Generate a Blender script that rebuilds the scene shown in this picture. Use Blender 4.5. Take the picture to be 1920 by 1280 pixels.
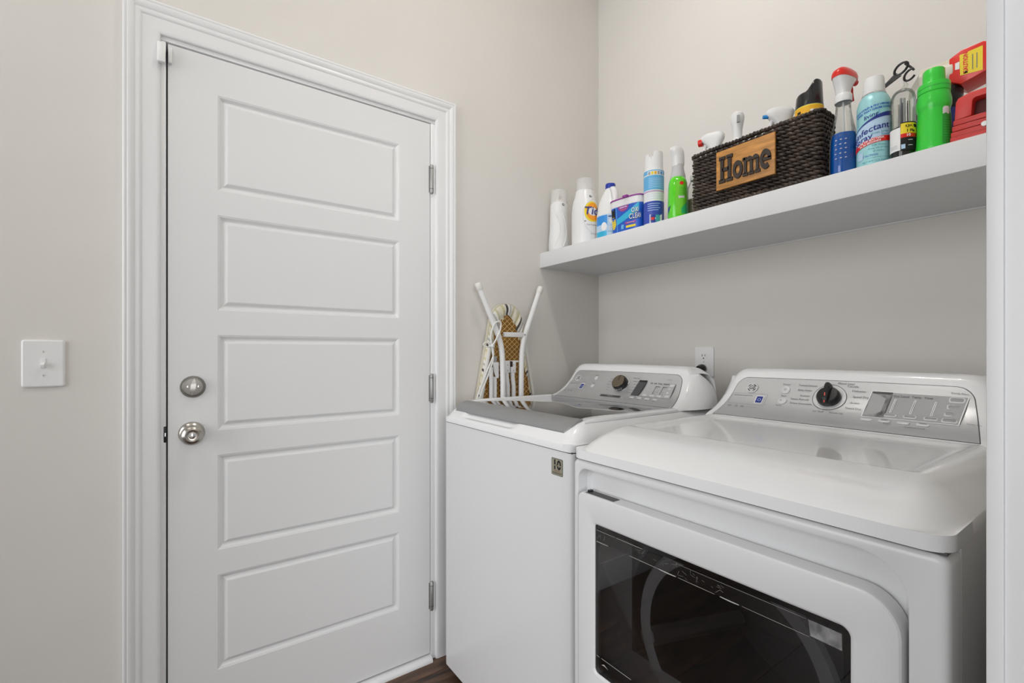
import bpy, bmesh, math, random
from math import sin, cos, pi, sqrt, atan2, radians, exp
from mathutils import Vector, Matrix

for o in list(bpy.data.objects):
    bpy.data.objects.remove(o, do_unlink=True)
SC = bpy.context.scene
COL = SC.collection
random.seed(7)

# ------------------------------------------------------------------ camera, world, exposure
cam_d = bpy.data.cameras.new('camera')
cam = bpy.data.objects.new('camera', cam_d)
COL.objects.link(cam)
cam_d.sensor_width = 36.0
cam_d.lens = 881.15 / 1920 * 36.0
cam_d.shift_y = 19.07 / 1920
cam_d.clip_start = 0.02
cam.location = (1.6542, -1.7082, 1.1831)
cam.rotation_euler = (pi / 2, 0, pi / 2 - 0.6192)
SC.camera = cam

world = bpy.data.worlds.new('world')
SC.world = world
world.use_nodes = True
wb = world.node_tree.nodes['Background']
wb.inputs[0].default_value = (0.93, 0.965, 1.0, 1)
wb.inputs[1].default_value = 0.15
BULB1, BULB2 = 325.0, 165.0      # emission strength of the ceiling bulbs
def fill_panel(name, loc, rz, w, h, power, col):
    d = bpy.data.lights.new(name, 'AREA'); d.shape = 'RECTANGLE'; d.size = w; d.size_y = h
    d.energy = power; d.color = col
    o = bpy.data.objects.new(name, d); COL.objects.link(o)
    o.location = loc; o.rotation_euler = (pi / 2, 0, rz)
# added fill panels, unseen: one behind the viewer (+y), one beyond the doorway (-x)
fill_panel('entrance_fill', (0.9, -4.4, 1.75), 0.0, 2.4, 2.4, 75.0, (0.985, 0.99, 1.0))
fill_panel('hall_fill', (4.6, -2.2, 1.5), pi / 2, 2.4, 2.2, 84.0, (0.985, 0.99, 1.0))

SC.view_settings.view_transform = 'Standard'
SC.view_settings.look = 'None'
SC.view_settings.exposure = -0.13
SC.view_settings.gamma = 1.0
SC.view_settings.use_curve_mapping = False

# ------------------------------------------------------------------ materials
MATS = {}
def mat(name, col, rough=0.5, metal=0.0, spec=0.5, bump=0.0, bscale=200.0, var=0.0, vscale=8.0,
        coat=0.0, trans=0.0, ior=1.45, alpha=1.0, emit=0.0, aniso=None):
    if name in MATS: return MATS[name]
    m = bpy.data.materials.new(name); m.use_nodes = True
    nt = m.node_tree; b = nt.nodes['Principled BSDF']
    c = (col[0], col[1], col[2], 1)
    b.inputs['Base Color'].default_value = c
    b.inputs['Roughness'].default_value = rough
    b.inputs['Metallic'].default_value = metal
    b.inputs['Specular IOR Level'].default_value = spec
    b.inputs['Coat Weight'].default_value = coat
    b.inputs['Coat Roughness'].default_value = 0.05
    b.inputs['Transmission Weight'].default_value = trans
    b.inputs['IOR'].default_value = ior
    b.inputs['Alpha'].default_value = alpha
    if emit:
        b.inputs['Emission Color'].default_value = c
        b.inputs['Emission Strength'].default_value = emit
    if var or bump or aniso:
        tc = nt.nodes.new('ShaderNodeTexCoord')
        src = tc.outputs['Object']
        if aniso:
            mp = nt.nodes.new('ShaderNodeMapping'); mp.inputs['Scale'].default_value = aniso
            nt.links.new(src, mp.inputs['Vector']); src = mp.outputs['Vector']
    if var:
        n = nt.nodes.new('ShaderNodeTexNoise'); n.inputs['Scale'].default_value = vscale
        n.inputs['Detail'].default_value = 5
        nt.links.new(src, n.inputs['Vector'])
        r = nt.nodes.new('ShaderNodeValToRGB')
        r.color_ramp.elements[0].position = 0.3; r.color_ramp.elements[1].position = 0.7
        r.color_ramp.elements[0].color = tuple(max(0, x * (1 - var)) for x in col) + (1,)
        r.color_ramp.elements[1].color = tuple(min(1, x * (1 + var)) for x in col) + (1,)
        nt.links.new(n.outputs['Fac'], r.inputs['Fac'])
        nt.links.new(r.outputs['Color'], b.inputs['Base Color'])
    if bump:
        n2 = nt.nodes.new('ShaderNodeTexNoise'); n2.inputs['Scale'].default_value = bscale
        n2.inputs['Detail'].default_value = 3
        nt.links.new(src, n2.inputs['Vector'])
        bp = nt.nodes.new('ShaderNodeBump'); bp.inputs['Strength'].default_value = bump
        bp.inputs['Distance'].default_value = 0.002
        nt.links.new(n2.outputs['Fac'], bp.inputs['Height'])
        nt.links.new(bp.outputs['Normal'], b.inputs['Normal'])
    MATS[name] = m
    return m

def clear_mat(name, tint, gloss=0.12, rough=0.03):
    """thin clear plastic / glass wall: tinted see-through with a mirror sheen"""
    if name in MATS: return MATS[name]
    m = bpy.data.materials.new(name); m.use_nodes = True
    nt = m.node_tree; nt.nodes.remove(nt.nodes['Principled BSDF'])
    out = nt.nodes['Material Output']
    t = nt.nodes.new('ShaderNodeBsdfTransparent'); t.inputs[0].default_value = (*tint, 1)
    g = nt.nodes.new('ShaderNodeBsdfGlossy'); g.inputs['Roughness'].default_value = rough
    f = nt.nodes.new('ShaderNodeLayerWeight'); f.inputs[0].default_value = 0.25
    a = nt.nodes.new('ShaderNodeMath'); a.operation = 'MULTIPLY_ADD'
    a.inputs[1].default_value = 0.7; a.inputs[2].default_value = gloss
    nt.links.new(f.outputs['Fresnel'], a.inputs[0])
    mx = nt.nodes.new('ShaderNodeMixShader')
    nt.links.new(a.outputs[0], mx.inputs[0]); nt.links.new(t.outputs[0], mx.inputs[1]); nt.links.new(g.outputs[0], mx.inputs[2])
    nt.links.new(mx.outputs[0], out.inputs['Surface'])
    MATS[name] = m
    return m

WALL = mat('wall_paint', (0.70, 0.678, 0.645), 0.75, spec=0.25, bump=0.10, bscale=350, var=0.015, vscale=3)
CEIL = mat('ceiling_paint', (0.8, 0.8, 0.79), 0.9, spec=0.2, bump=0.1, bscale=200)
TRIM = mat('trim_paint', (0.77, 0.775, 0.785), 0.32, spec=0.4, bump=0.03, bscale=60)
DOORW = mat('door_paint', (0.73, 0.735, 0.74), 0.45, spec=0.35, bump=0.05, bscale=160)
SHELFW = mat('shelf_paint', (0.74, 0.745, 0.755), 0.45, spec=0.35, bump=0.06, bscale=90)
ENAMEL = mat('white_enamel', (0.79, 0.795, 0.805), 0.22, spec=0.5, coat=0.8)
CABW = mat('cabinet_enamel', (0.70, 0.705, 0.712), 0.26, spec=0.45, bump=0.02, bscale=220)
PLAST = mat('white_plastic', (0.80, 0.80, 0.80), 0.3)
PLASTW = mat('warm_white_plastic', (0.82, 0.81, 0.78), 0.35)
SILVER = mat('silver_panel', (0.56, 0.565, 0.575), 0.33, metal=0.55, bump=0.02, bscale=60, aniso=(1, 40, 40))
SILVER2 = mat('silver_trim', (0.46, 0.465, 0.475), 0.3, metal=0.6)
NICKEL = mat('brushed_nickel', (0.47, 0.44, 0.40), 0.28, metal=1.0, bump=0.02, bscale=300)
NICKELD = mat('dark_nickel', (0.26, 0.25, 0.23), 0.4, metal=0.75)
HINGE = mat('hinge_metal', (0.36, 0.36, 0.355), 0.42, metal=0.7)
CHROME = mat('chrome', (0.75, 0.75, 0.75), 0.12, metal=1.0)
BLACK = mat('black_plastic', (0.012, 0.012, 0.013), 0.25)
BLACKM = mat('black_matte', (0.012, 0.012, 0.012), 0.8)
DGRAY = mat('dark_gray', (0.07, 0.07, 0.075), 0.5)
GRAYT = mat('gray_print', (0.16, 0.16, 0.17), 0.5)
MGRAY = mat('mid_gray', (0.33, 0.33, 0.34), 0.4)
LGRAY = mat('light_gray', (0.62, 0.62, 0.63), 0.3)
WHITEP = mat('white_print', (0.82, 0.82, 0.82), 0.5)
RED = mat('red_plastic', (0.72, 0.02, 0.012), 0.3, coat=0.2)
RED2 = mat('dark_red_plastic', (0.50, 0.03, 0.025), 0.42)
YELLOW = mat('yellow_print', (0.85, 0.66, 0.03), 0.45)
AMBER = mat('amber_print', (0.85, 0.45, 0.02), 0.45)
GREEN = mat('green_plastic', (0.035, 0.60, 0.045), 0.28, coat=0.2)
GREENL = mat('green_liquid', (0.10, 0.66, 0.012), 0.15, coat=0.4)
DGREEN = mat('dark_green_print', (0.03, 0.36, 0.05), 0.4)
NAVY = mat('navy_print', (0.02, 0.035, 0.25), 0.4)
BLUE = mat('blue_print', (0.012, 0.10, 0.52), 0.35)
BLUE2 = mat('bright_blue_print', (0.03, 0.28, 0.72), 0.35)
SKYB = mat('sky_blue_print', (0.12, 0.42, 0.72), 0.35)
PALEB = mat('pale_blue_print', (0.48, 0.66, 0.84), 0.35)
CYAN = mat('cyan_print', (0.03, 0.42, 0.66), 0.35)
AQUA = mat('aqua_print', (0.34, 0.66, 0.69), 0.3, metal=0.1, coat=0.2)
TEAL = mat('teal_print', (0.06, 0.36, 0.40), 0.4)
PURPLE = mat('purple_plastic', (0.30, 0.045, 0.30), 0.4)
ORANGE = mat('orange_print', (0.90, 0.33, 0.02), 0.4)
LIQB = mat('blue_liquid', (0.002, 0.115, 0.50), 0.2, coat=0.2)
DARKLIQ = mat('black_liquid', (0.01, 0.009, 0.009), 0.2)
CORD = mat('white_cord', (0.78, 0.78, 0.76), 0.8)
CLEAR = clear_mat('clear_plastic', (0.93, 0.94, 0.93), 0.025)
CLEARC = mat('clear_cap', (0.86, 0.86, 0.85), 0.22, alpha=0.42)
FROST = mat('frosted_plastic', (0.72, 0.69, 0.62), 0.45, trans=0.25, ior=1.2)

# ------------------------------------------------------------------ object helpers
def finish(name, me, m, parent=None, smooth=True, angle=35):
    me.validate()
    if m is not None: me.materials.append(m)
    if smooth:
        bm = bmesh.new(); bm.from_mesh(me)
        ca = cos(radians(angle))
        for f in bm.faces: f.smooth = True
        for e in bm.edges:
            if len(e.link_faces) == 2:
                if e.link_faces[0].normal.dot(e.link_faces[1].normal) < ca: e.smooth = False
        bm.to_mesh(me); bm.free()
    o = bpy.data.objects.new(name, me)
    COL.objects.link(o)
    if parent is not None: o.parent = parent
    return o

def mesh(name, V, Fc, m, parent=None, smooth=True, angle=35, weld=True):
    me = bpy.data.meshes.new(name)
    me.from_pydata([tuple(v) for v in V], [], Fc)
    bm = bmesh.new(); bm.from_mesh(me)
    if weld: bmesh.ops.remove_doubles(bm, verts=bm.verts, dist=1e-6)
    bmesh.ops.recalc_face_normals(bm, faces=bm.faces)
    bm.to_mesh(me); bm.free()
    return finish(name, me, m, parent, smooth, angle)

class MB:
    """collects shapes for one mesh object"""
    def __init__(s): s.V = []; s.F = []
    def add(s, V, F):
        k = len(s.V); s.V += [tuple(v) for v in V]; s.F += [tuple(i + k for i in f) for f in F]; return s
    def box(s, lo, hi):
        x0, y0, z0 = lo; x1, y1, z1 = hi
        V = [(x0, y0, z0), (x1, y0, z0), (x1, y1, z0), (x0, y1, z0), (x0, y0, z1), (x1, y0, z1), (x1, y1, z1), (x0, y1, z1)]
        return s.add(V, [(0, 3, 2, 1), (4, 5, 6, 7), (0, 1, 5, 4), (1, 2, 6, 5), (2, 3, 7, 6), (3, 0, 4, 7)])
    def tube(s, pts, r, n=10, caps=True, closed=False):
        pts = [Vector(p) for p in pts]; N = len(pts)
        rr = r if isinstance(r, (list, tuple)) else [r] * N
        V = []; F = []; up = None
        for i, p in enumerate(pts):
            if closed: t = (pts[(i + 1) % N] - pts[i - 1]).normalized()
            else: t = (pts[min(i + 1, N - 1)] - pts[max(i - 1, 0)]).normalized()
            if up is None:
                up = Vector((0, 0, 1)) if abs(t.z) < 0.9 else Vector((1, 0, 0))
            a = t.cross(up)
            if a.length < 1e-6: a = t.orthogonal()
            a.normalize(); b = t.cross(a).normalized(); up = -b if b.dot(up) < 0 else b
            b = a.cross(t).normalized(); up = b
            for k in range(n):
                th = 2 * pi * k / n
                V.append(p + a * (cos(th) * rr[i]) + b * (sin(th) * rr[i]))
        M = N if closed else N - 1
        for i in range(M):
            j = (i + 1) % N
            for k in range(n):
                k2 = (k + 1) % n
                F.append((i * n + k, i * n + k2, j * n + k2, j * n + k))
        if caps and not closed:
            F.append(tuple(range(n - 1, -1, -1))); F.append(tuple((N - 1) * n + k for k in range(n)))
        return s.add(V, F)
    def lathe(s, prof, n=32, c=(0, 0, 0), axis='z', caps=True):
        V = []; F = []
        for r, h in prof:
            for k in range(n):
                th = 2 * pi * k / n
                a, b = r * cos(th), r * sin(th)
                V.append({'z': (c[0] + a, c[1] + b, c[2] + h), 'x': (c[0] + h, c[1] + a, c[2] + b), 'y': (c[0] + b, c[1] + h, c[2] + a)}[axis])
        for i in range(len(prof) - 1):
            for k in range(n):
                k2 = (k + 1) % n
                F.append((i * n + k, i * n + k2, (i + 1) * n + k2, (i + 1) * n + k))
        if caps:
            F.append(tuple(range(n - 1, -1, -1))); F.append(tuple((len(prof) - 1) * n + k for k in range(n)))
        return s.add(V, F)
    def prism(s, poly, a0, a1, axis='x', bev=0.0):
        """2D polygon (u,v) swept along an axis from a0 to a1; u,v are (y,z) for x, (x,z) for y, (x,y) for z"""
        def mk(u, v, a): return {'x': (a, u, v), 'y': (u, a, v), 'z': (u, v, a)}[axis]
        n = len(poly)
        rings = [(a0, 0.0), (a1, 0.0)]
        if bev:
            sg = 1 if a1 > a0 else -1
            rings = [(a0, 0.0), (a1 - sg * bev, 0.0), (a1 - sg * bev * 0.3, bev * 0.3), (a1, bev)]
        V = []
        for a, ins in rings:
            pp = inset(poly, ins) if ins else poly
            V += [mk(u, v, a) for u, v in pp]
        F = []
        for i in range(len(rings) - 1):
            for k in range(n):
                k2 = (k + 1) % n
                F.append((i * n + k, i * n + k2, (i + 1) * n + k2, (i + 1) * n + k))
        F.append(tuple(range(n - 1, -1, -1))); F.append(tuple((len(rings) - 1) * n + k for k in range(n)))
        return s.add(V, F)
    def build(s, name, m, parent=None, smooth=True, angle=35, bevel=0.0, seg=2):
        me = bpy.data.meshes.new(name)
        me.from_pydata(s.V, [], s.F)
        bm = bmesh.new(); bm.from_mesh(me)
        bmesh.ops.remove_doubles(bm, verts=bm.verts, dist=1e-6)
        bmesh.ops.recalc_face_normals(bm, faces=bm.faces)
        if bevel:
            ed = [e for e in bm.edges if len(e.link_faces) == 2 and e.link_faces[0].normal.dot(e.link_faces[1].normal) < 0.6]
            bmesh.ops.bevel(bm, geom=ed, offset=bevel, segments=seg, affect='EDGES', profile=0.5)
        bm.to_mesh(me); bm.free()
        return finish(name, me, m, parent, smooth, angle)

def inset(poly, d):
    """shrink a roughly convex CCW or CW polygon by d"""
    n = len(poly); out = []
    area = sum(poly[i][0] * poly[(i + 1) % n][1] - poly[(i + 1) % n][0] * poly[i][1] for i in range(n))
    sg = 1 if area > 0 else -1
    for i in range(n):
        p0, p, p1 = poly[i - 1], poly[i], poly[(i + 1) % n]
        a = Vector((p[0] - p0[0], p[1] - p0[1])); b = Vector((p1[0] - p[0], p1[1] - p[1]))
        na = Vector((-a.y, a.x)) * sg; nb = Vector((-b.y, b.x)) * sg
        if na.length < 1e-9 or nb.length < 1e-9: out.append(p); continue
        na.normalize(); nb.normalize(); t = na + nb
        if t.length < 1e-6: out.append(p); continue
        t = t / max(0.3, (1 + na.dot(nb)))
        out.append((p[0] + t.x * d, p[1] + t.y * d))
    return out

def rrect(u0, v0, u1, v1, r, n=6):
    """rounded rectangle; r = one radius or (bl, br, tr, tl)"""
    rs = r if isinstance(r, (tuple, list)) else (r,) * 4
    P = []
    for (cx, cy, sx, sy, a0, rad) in ((u0, v0, 1, 1, pi, rs[0]), (u1, v0, -1, 1, 1.5 * pi, rs[1]), (u1, v1, -1, -1, 0, rs[2]), (u0, v1, 1, -1, 0.5 * pi, rs[3])):
        if rad <= 0: P.append((cx, cy)); continue
        for k in range(n + 1):
            a = a0 + (pi / 2) * k / n
            P.append((cx + sx * rad + rad * cos(a), cy + sy * rad + rad * sin(a)))
    return P

def circ(u, v, r, n=24, ry=None):
    return [(u + r * cos(2 * pi * k / n), v + (ry or r) * sin(2 * pi * k / n)) for k in range(n)]

def empty(name, loc=(0, 0, 0)):
    o = bpy.data.objects.new(name, None); COL.objects.link(o)
    o.empty_display_size = 0.05
    return o
def tag(o, label=None, cat=None, group=None, kind=None):
    if label: o['label'] = label
    if cat: o['category'] = cat
    if group: o['group'] = group
    if kind: o['kind'] = kind
    return o
def lab(o, t): o['label'] = t; return o

def text_geo(s, size, bold=0.0, shear=0.0, align='CENTER', spacing=1.0):
    cu = bpy.data.curves.new('t', 'FONT'); cu.body = s; cu.size = size; cu.offset = bold; cu.shear = shear
    cu.align_x = align; cu.align_y = 'CENTER'; cu.resolution_u = 2; cu.space_character = spacing
    ob = bpy.data.objects.new('t', cu)
    me = ob.to_mesh()
    V = [(v.co.x, v.co.y) for v in me.vertices]; F = [tuple(p.vertices) for p in me.polygons]
    ob.to_mesh_clear(); bpy.data.objects.remove(ob); bpy.data.curves.remove(cu)
    return V, F
def text(name, s, size, fn, m, parent, bold=0.0, shear=0.0, align='CENTER', spacing=1.0, at=(0, 0), rot=0.0, sx=1.0):
    """flat lettering laid on a surface: fn(u, v) -> point"""
    V, F = text_geo(s, size, bold, shear, align, spacing)
    c, sn = cos(rot), sin(rot)
    W = [fn(at[0] + sx * x * c - y * sn, at[1] + sx * x * sn + y * c) for x, y in V]
    return mesh(name, W, F, m, parent, smooth=False, weld=False)
def patch(name, fn, u0, u1, v0, v1, m, parent, nu=16, nv=6):
    """grid patch on a surface; v0, v1 numbers or functions of u"""
    f0 = v0 if callable(v0) else (lambda u: v0); f1 = v1 if callable(v1) else (lambda u: v1)
    V = []; F = []
    for i in range(nu + 1):
        u = u0 + (u1 - u0) * i / nu
        for j in range(nv + 1):
            V.append(fn(u, f0(u) + (f1(u) - f0(u)) * j / nv))
    for i in range(nu):
        for j in range(nv):
            a = i * (nv + 1) + j
            F.append((a, a + nv + 1, a + nv + 2, a + 1))
    return mesh(name, V, F, m, parent)
def poly_patch(name, fn, poly, m, parent):
    """filled polygon fan on a surface"""
    cu = sum(p[0] for p in poly) / len(poly); cv = sum(p[1] for p in poly) / len(poly)
    V = [fn(cu, cv)]; n = len(poly); F = []
    K = 3
    for k in range(1, K + 1):
        for (u, v) in poly: V.append(fn(cu + (u - cu) * k / K, cv + (v - cv) * k / K))
    for i in range(n):
        j = (i + 1) % n
        F.append((0, 1 + i, 1 + j))
        for k in range(1, K):
            a = 1 + (k - 1) * n; b = 1 + k * n
            F.append((a + i, b + i, b + j, a + j))
    return mesh(name, V, F, m, parent)
def ring_patch(name, fn, poly, w, m, parent):
    """outline of a polygon drawn w wide on a surface"""
    inn = inset(poly, w); n = len(poly)
    V = [fn(*p) for p in poly] + [fn(*p) for p in inn]
    return mesh(name, V, [(i, (i + 1) % n, n + (i + 1) % n, n + i) for i in range(n)], m, parent)

def lerp(a, b, t): return a + (b - a) * t
def interp(tab, x):
    if x <= tab[0][0]: return tab[0][1]
    for (a, va), (b, vb) in zip(tab, tab[1:]):
        if x <= b: return lerp(va, vb, (x - a) / (b - a))
    return tab[-1][1]
def smooth01(t): t = max(0.0, min(1.0, t)); return t * t * (3 - 2 * t)

CAMXY = (1.6542, -1.7082)
class Bottle:
    """body of stacked superellipse sections (z, rx, ry, exponent, dx, dy); phi turns rx away from the x axis"""
    def __init__(s, cx, cy, z0, secs, phi=0.0, sub=4):
        s.cx, s.cy, s.z0, s.phi = cx, cy, z0, phi
        S = [tuple(q) + (2.0,) * (4 - len(q)) if len(q) < 4 else tuple(q) for q in secs]
        s.S = [q + (0.0,) * (6 - len(q)) for q in S]
        s.view = atan2(CAMXY[1] - cy, CAMXY[0] - cx)
        s.sub = sub
    def sec(s, z):
        S = s.S
        if z <= S[0][0]: return S[0][1:]
        for i in range(len(S) - 1):
            if z <= S[i + 1][0]:
                a, b = S[i], S[i + 1]; d = (b[0] - a[0]) or 1e-9; t = (z - a[0]) / d
                # monotone cubic-ish: catmull tangents limited
                out = []
                for k in range(1, 6):
                    p0 = S[i - 1] if i > 0 else a; p3 = S[i + 2] if i + 2 < len(S) else b
                    m1 = (b[k] - p0[k]) / max(1e-9, b[0] - p0[0]) * d if i > 0 else b[k] - a[k]
                    m2 = (p3[k] - a[k]) / max(1e-9, p3[0] - a[0]) * d if i + 2 < len(S) else b[k] - a[k]
                    D = b[k] - a[k]
                    if D == 0 or m1 * D <= 0: m1 = 0
                    if D == 0 or m2 * D <= 0: m2 = 0
                    m1 = max(-3 * abs(D), min(3 * abs(D), m1)); m2 = max(-3 * abs(D), min(3 * abs(D), m2))
                    h = (2 * t**3 - 3 * t**2 + 1) * a[k] + (t**3 - 2 * t**2 + t) * m1 + (-2 * t**3 + 3 * t**2) * b[k] + (t**3 - t**2) * m2
                    out.append(h)
                return tuple(out)
        return S[-1][1:]
    def pt(s, th, z, off=0.0):
        """th absolute angle, z above the base"""
        rx, ry, e, dx, dy = s.sec(z)
        a = th - s.phi
        c, q = cos(a), sin(a)
        k = (abs(c / max(rx, 1e-6)) ** e + abs(q / max(ry, 1e-6)) ** e) ** (-1.0 / e)
        k += off
        lx, ly = k * c + dx, k * q + dy
        return (s.cx + lx * cos(s.phi) - ly * sin(s.phi), s.cy + lx * sin(s.phi) + ly * cos(s.phi), s.z0 + z)
    def fn(s, off=0.0006, d0=0.0):
        """label coordinates: u = distance along the girth from the side seen by the camera (+ to the right), v = height"""
        def f(u, v):
            rx, ry = s.sec(v)[:2]
            return s.pt(s.view + d0 + u / (0.5 * (rx + ry)), v, off)
        return f
    def shell(s, name, m, parent, zs=None, n=40, caps=True):
        if zs is None:
            zs = []
            for a, b in zip(s.S, s.S[1:]):
                k = 1 if abs(b[0] - a[0]) < 1e-4 else s.sub
                zs += [a[0] + (b[0] - a[0]) * i / k for i in range(k)]
            zs.append(s.S[-1][0])
        V = []; F = []
        for z in zs:
            for k in range(n): V.append(s.pt(2 * pi * k / n, z))
        for i in range(len(zs) - 1):
            for k in range(n):
                k2 = (k + 1) % n
                F.append((i * n + k, i * n + k2, (i + 1) * n + k2, (i + 1) * n + k))
        if caps:
            F.append(tuple(range(n - 1, -1, -1))); F.append(tuple((len(zs) - 1) * n + k for k in range(n)))
        return mesh(name, V, F, m, parent, weld=False)

# ------------------------------------------------------------------ the room
RX = 1.553      # right wall, room side
RY = -2.9       # how far the room is built towards the viewer
CZ = 3.25       # ceiling
DY0, DY1 = -1.7295, -0.9165      # door leaf
DZ0, DZ1 = 0.026, 2.057

def struct(o): o['kind'] = 'structure'; return o

m = MB()
m.box((-0.12, RY, 0), (0, DY0 - 0.03, CZ)).box((-0.12, DY1 + 0.03, 0), (0, 0.12, CZ)).box((-0.12, DY0 - 0.03, DZ1 + 0.03), (0, DY1 + 0.03, CZ))
struct(m.build('wall_left', WALL, smooth=False))
m = MB().box((0, 0, 0), (3.2, 0.12, CZ))
struct(m.build('wall_back', WALL, smooth=False))
OY = -1.011     # edge of the doorway in the right wall
m = MB().box((RX, OY + 0.022, 0), (RX + 0.118, 0.0, CZ)).box((RX, OY - 0.862, 2.09), (RX + 0.118, OY + 0.022, CZ)).box((RX, RY, 0), (RX + 0.118, OY - 0.862, CZ))
struct(m.build('wall_right', WALL, smooth=False))
struct(MB().box((-0.12, RY, CZ), (3.2, 0.12, CZ + 0.1)).build('ceiling', CEIL, smooth=False))

# floor of dark wood planks
SUB = mat('subfloor', (0.02, 0.014, 0.01), 0.9)
fl = struct(MB().box((-0.12, RY, -0.05), (3.2, 0.12, -0.006)).build('floor', SUB, smooth=False))
def plank_mat():
    m = bpy.data.materials.new('plank_wood'); m.use_nodes = True
    nt = m.node_tree; b = nt.nodes['Principled BSDF']
    tc = nt.nodes.new('ShaderNodeTexCoord'); mp = nt.nodes.new('ShaderNodeMapping')
    mp.inputs['Scale'].default_value = (14, 1.6, 5)
    oi = nt.nodes.new('ShaderNodeObjectInfo')
    ad = nt.nodes.new('ShaderNodeVectorMath'); ad.operation = 'ADD'
    mul = nt.nodes.new('ShaderNodeMath'); mul.operation = 'MULTIPLY'; mul.inputs[1].default_value = 40
    nt.links.new(oi.outputs['Random'], mul.inputs[0])
    nt.links.new(tc.outputs['Object'], ad.inputs[0]); nt.links.new(mul.outputs[0], ad.inputs[1])
    nt.links.new(ad.outputs[0], mp.inputs['Vector'])
    n = nt.nodes.new('ShaderNodeTexNoise'); n.inputs['Scale'].default_value = 2.2; n.inputs['Detail'].default_value = 8; n.inputs['Distortion'].default_value = 1.2
    nt.links.new(mp.outputs[0], n.inputs['Vector'])
    r = nt.nodes.new('ShaderNodeValToRGB')
    r.color_ramp.elements[0].position = 0.32; r.color_ramp.elements[0].color = (0.022, 0.012, 0.008, 1)
    r.color_ramp.elements[1].position = 0.72; r.color_ramp.elements[1].color = (0.16, 0.085, 0.052, 1)
    nt.links.new(n.outputs['Fac'], r.inputs['Fac']); nt.links.new(r.outputs['Color'], b.inputs['Base Color'])
    b.inputs['Roughness'].default_value = 0.42
    bp = nt.nodes.new('ShaderNodeBump'); bp.inputs['Strength'].default_value = 0.15; bp.inputs['Distance'].default_value = 0.001
    nt.links.new(n.outputs['Fac'], bp.inputs['Height']); nt.links.new(bp.outputs[0], b.inputs['Normal'])
    return m
PLANK = plank_mat()
pm = MB().box((0, 0, -0.006), (0.176, 1.22, 0.0)).build('plank', PLANK, fl, bevel=0.0012, seg=1)
first = True
for i in range(19):
    y0 = RY + 0.02 - (i * 0.43) % 1.22
    for j in range(4):
        y = y0 + j * 1.2225
        if y > -0.05 or y + 1.22 < RY: continue
        if first: o = pm; first = False
        else:
            o = pm.copy(); COL.objects.link(o); o.parent = fl
        o.location = (0.0 + i * 0.1775 - 0.1, y, 0)
        if y + 1.22 > 0: o.scale.y = -y / 1.22

# baseboards
def baseboard(name, lo, hi): return struct(MB().box(lo, hi).build(name, TRIM, bevel=0.004))
baseboard('baseboard_left', (0, RY, 0.0), (0.013, -1.832, 0.13))
baseboard('baseboard_corner', (0, -0.812, 0.0), (0.013, -0.0, 0.13))
baseboard('baseboard_back', (0.013, -0.013, 0.0), (RX, 0.0, 0.13))

# casings (moulded trim)
CW = 0.0826
PROF = [(0, 0), (0, 0.0055), (0.0015, 0.008), (0.004, 0.0098), (0.008, 0.0108), (0.013, 0.0112), (0.041, 0.0118), (0.0435, 0.0135), (0.0465, 0.0152), (0.0505, 0.0158),
        (0.0545, 0.0152), (0.0560, 0.0150), (0.0580, 0.0165), (0.0640, 0.0192), (0.0680, 0.0204), (0.0710, 0.0204), (0.0730, 0.0192), (0.0750, 0.0195), (0.0770, 0.0206), (0.0800, 0.0206), (0.0826, 0.0190), (0.0826, 0)]
def casing(name, fn0, fn1):
    n = len(PROF)
    V = [fn0(w, h) for w, h in PROF] + [fn1(w, h) for w, h in PROF]
    F = [(i, (i + 1) % n, n + (i + 1) % n, n + i) for i in range(n)] + [tuple(range(n - 1, -1, -1)), tuple(range(n, 2 * n))]
    return struct(mesh(name, V, F, TRIM, angle=22))
CL, CR, CT = -1.7455, -0.8960, 2.0735
casing('trim_1', lambda w, h: (h, CL - w, 0), lambda w, h: (h, CL - w, CT + w))
casing('trim_2', lambda w, h: (h, CR + w, 0), lambda w, h: (h, CR + w, CT + w))
casing('trim_3', lambda w, h: (h, CL - w, CT + w), lambda w, h: (h, CR + w, CT + w))
# jambs (rounded edge towards the door)
m = MB()
m.box((-0.118, DY0 - 0.029, 0), (0.0015, DY0 - 0.0040, DZ1 + 0.0045))
jl = struct(m.build('trim_4', TRIM, bevel=0.003))
struct(MB().box((-0.118, DY1 + 0.0025, 0), (0.0015, DY1 + 0.029, DZ1 + 0.0045)).build('trim_5', TRIM, bevel=0.003))
struct(MB().box((-0.118, DY0 - 0.029, DZ1 + 0.0045), (0.0015, DY1 + 0.029, DZ1 + 0.029)).build('trim_6', TRIM, bevel=0.003))
# black sheet added behind the leaf to darken the gaps round it
struct(MB().box((-0.075, DY0 - 0.003, 0), (-0.050, DY1 + 0.002, DZ1 + 0.004)).build('trim_7', BLACKM, smooth=False))
# threshold: white rounded sill nosing
pr = [(-0.045, 0.0), (0.022, 0.0), (0.022, 0.007), (0.019, 0.0125), (0.012, 0.0165), (0.003, 0.0185), (-0.045, 0.0185)]
m = MB(); n = len(pr)
V = [(x, DY0 - 0.003, z) for x, z in pr] + [(x, DY1 + 0.002, z) for x, z in pr]
m.add(V, [(i, (i + 1) % n, n + (i + 1) % n, n + i) for i in range(n)] + [tuple(range(n - 1, -1, -1)), tuple(range(n, 2 * n))])
struct(m.build('trim_8', TRIM))

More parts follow.
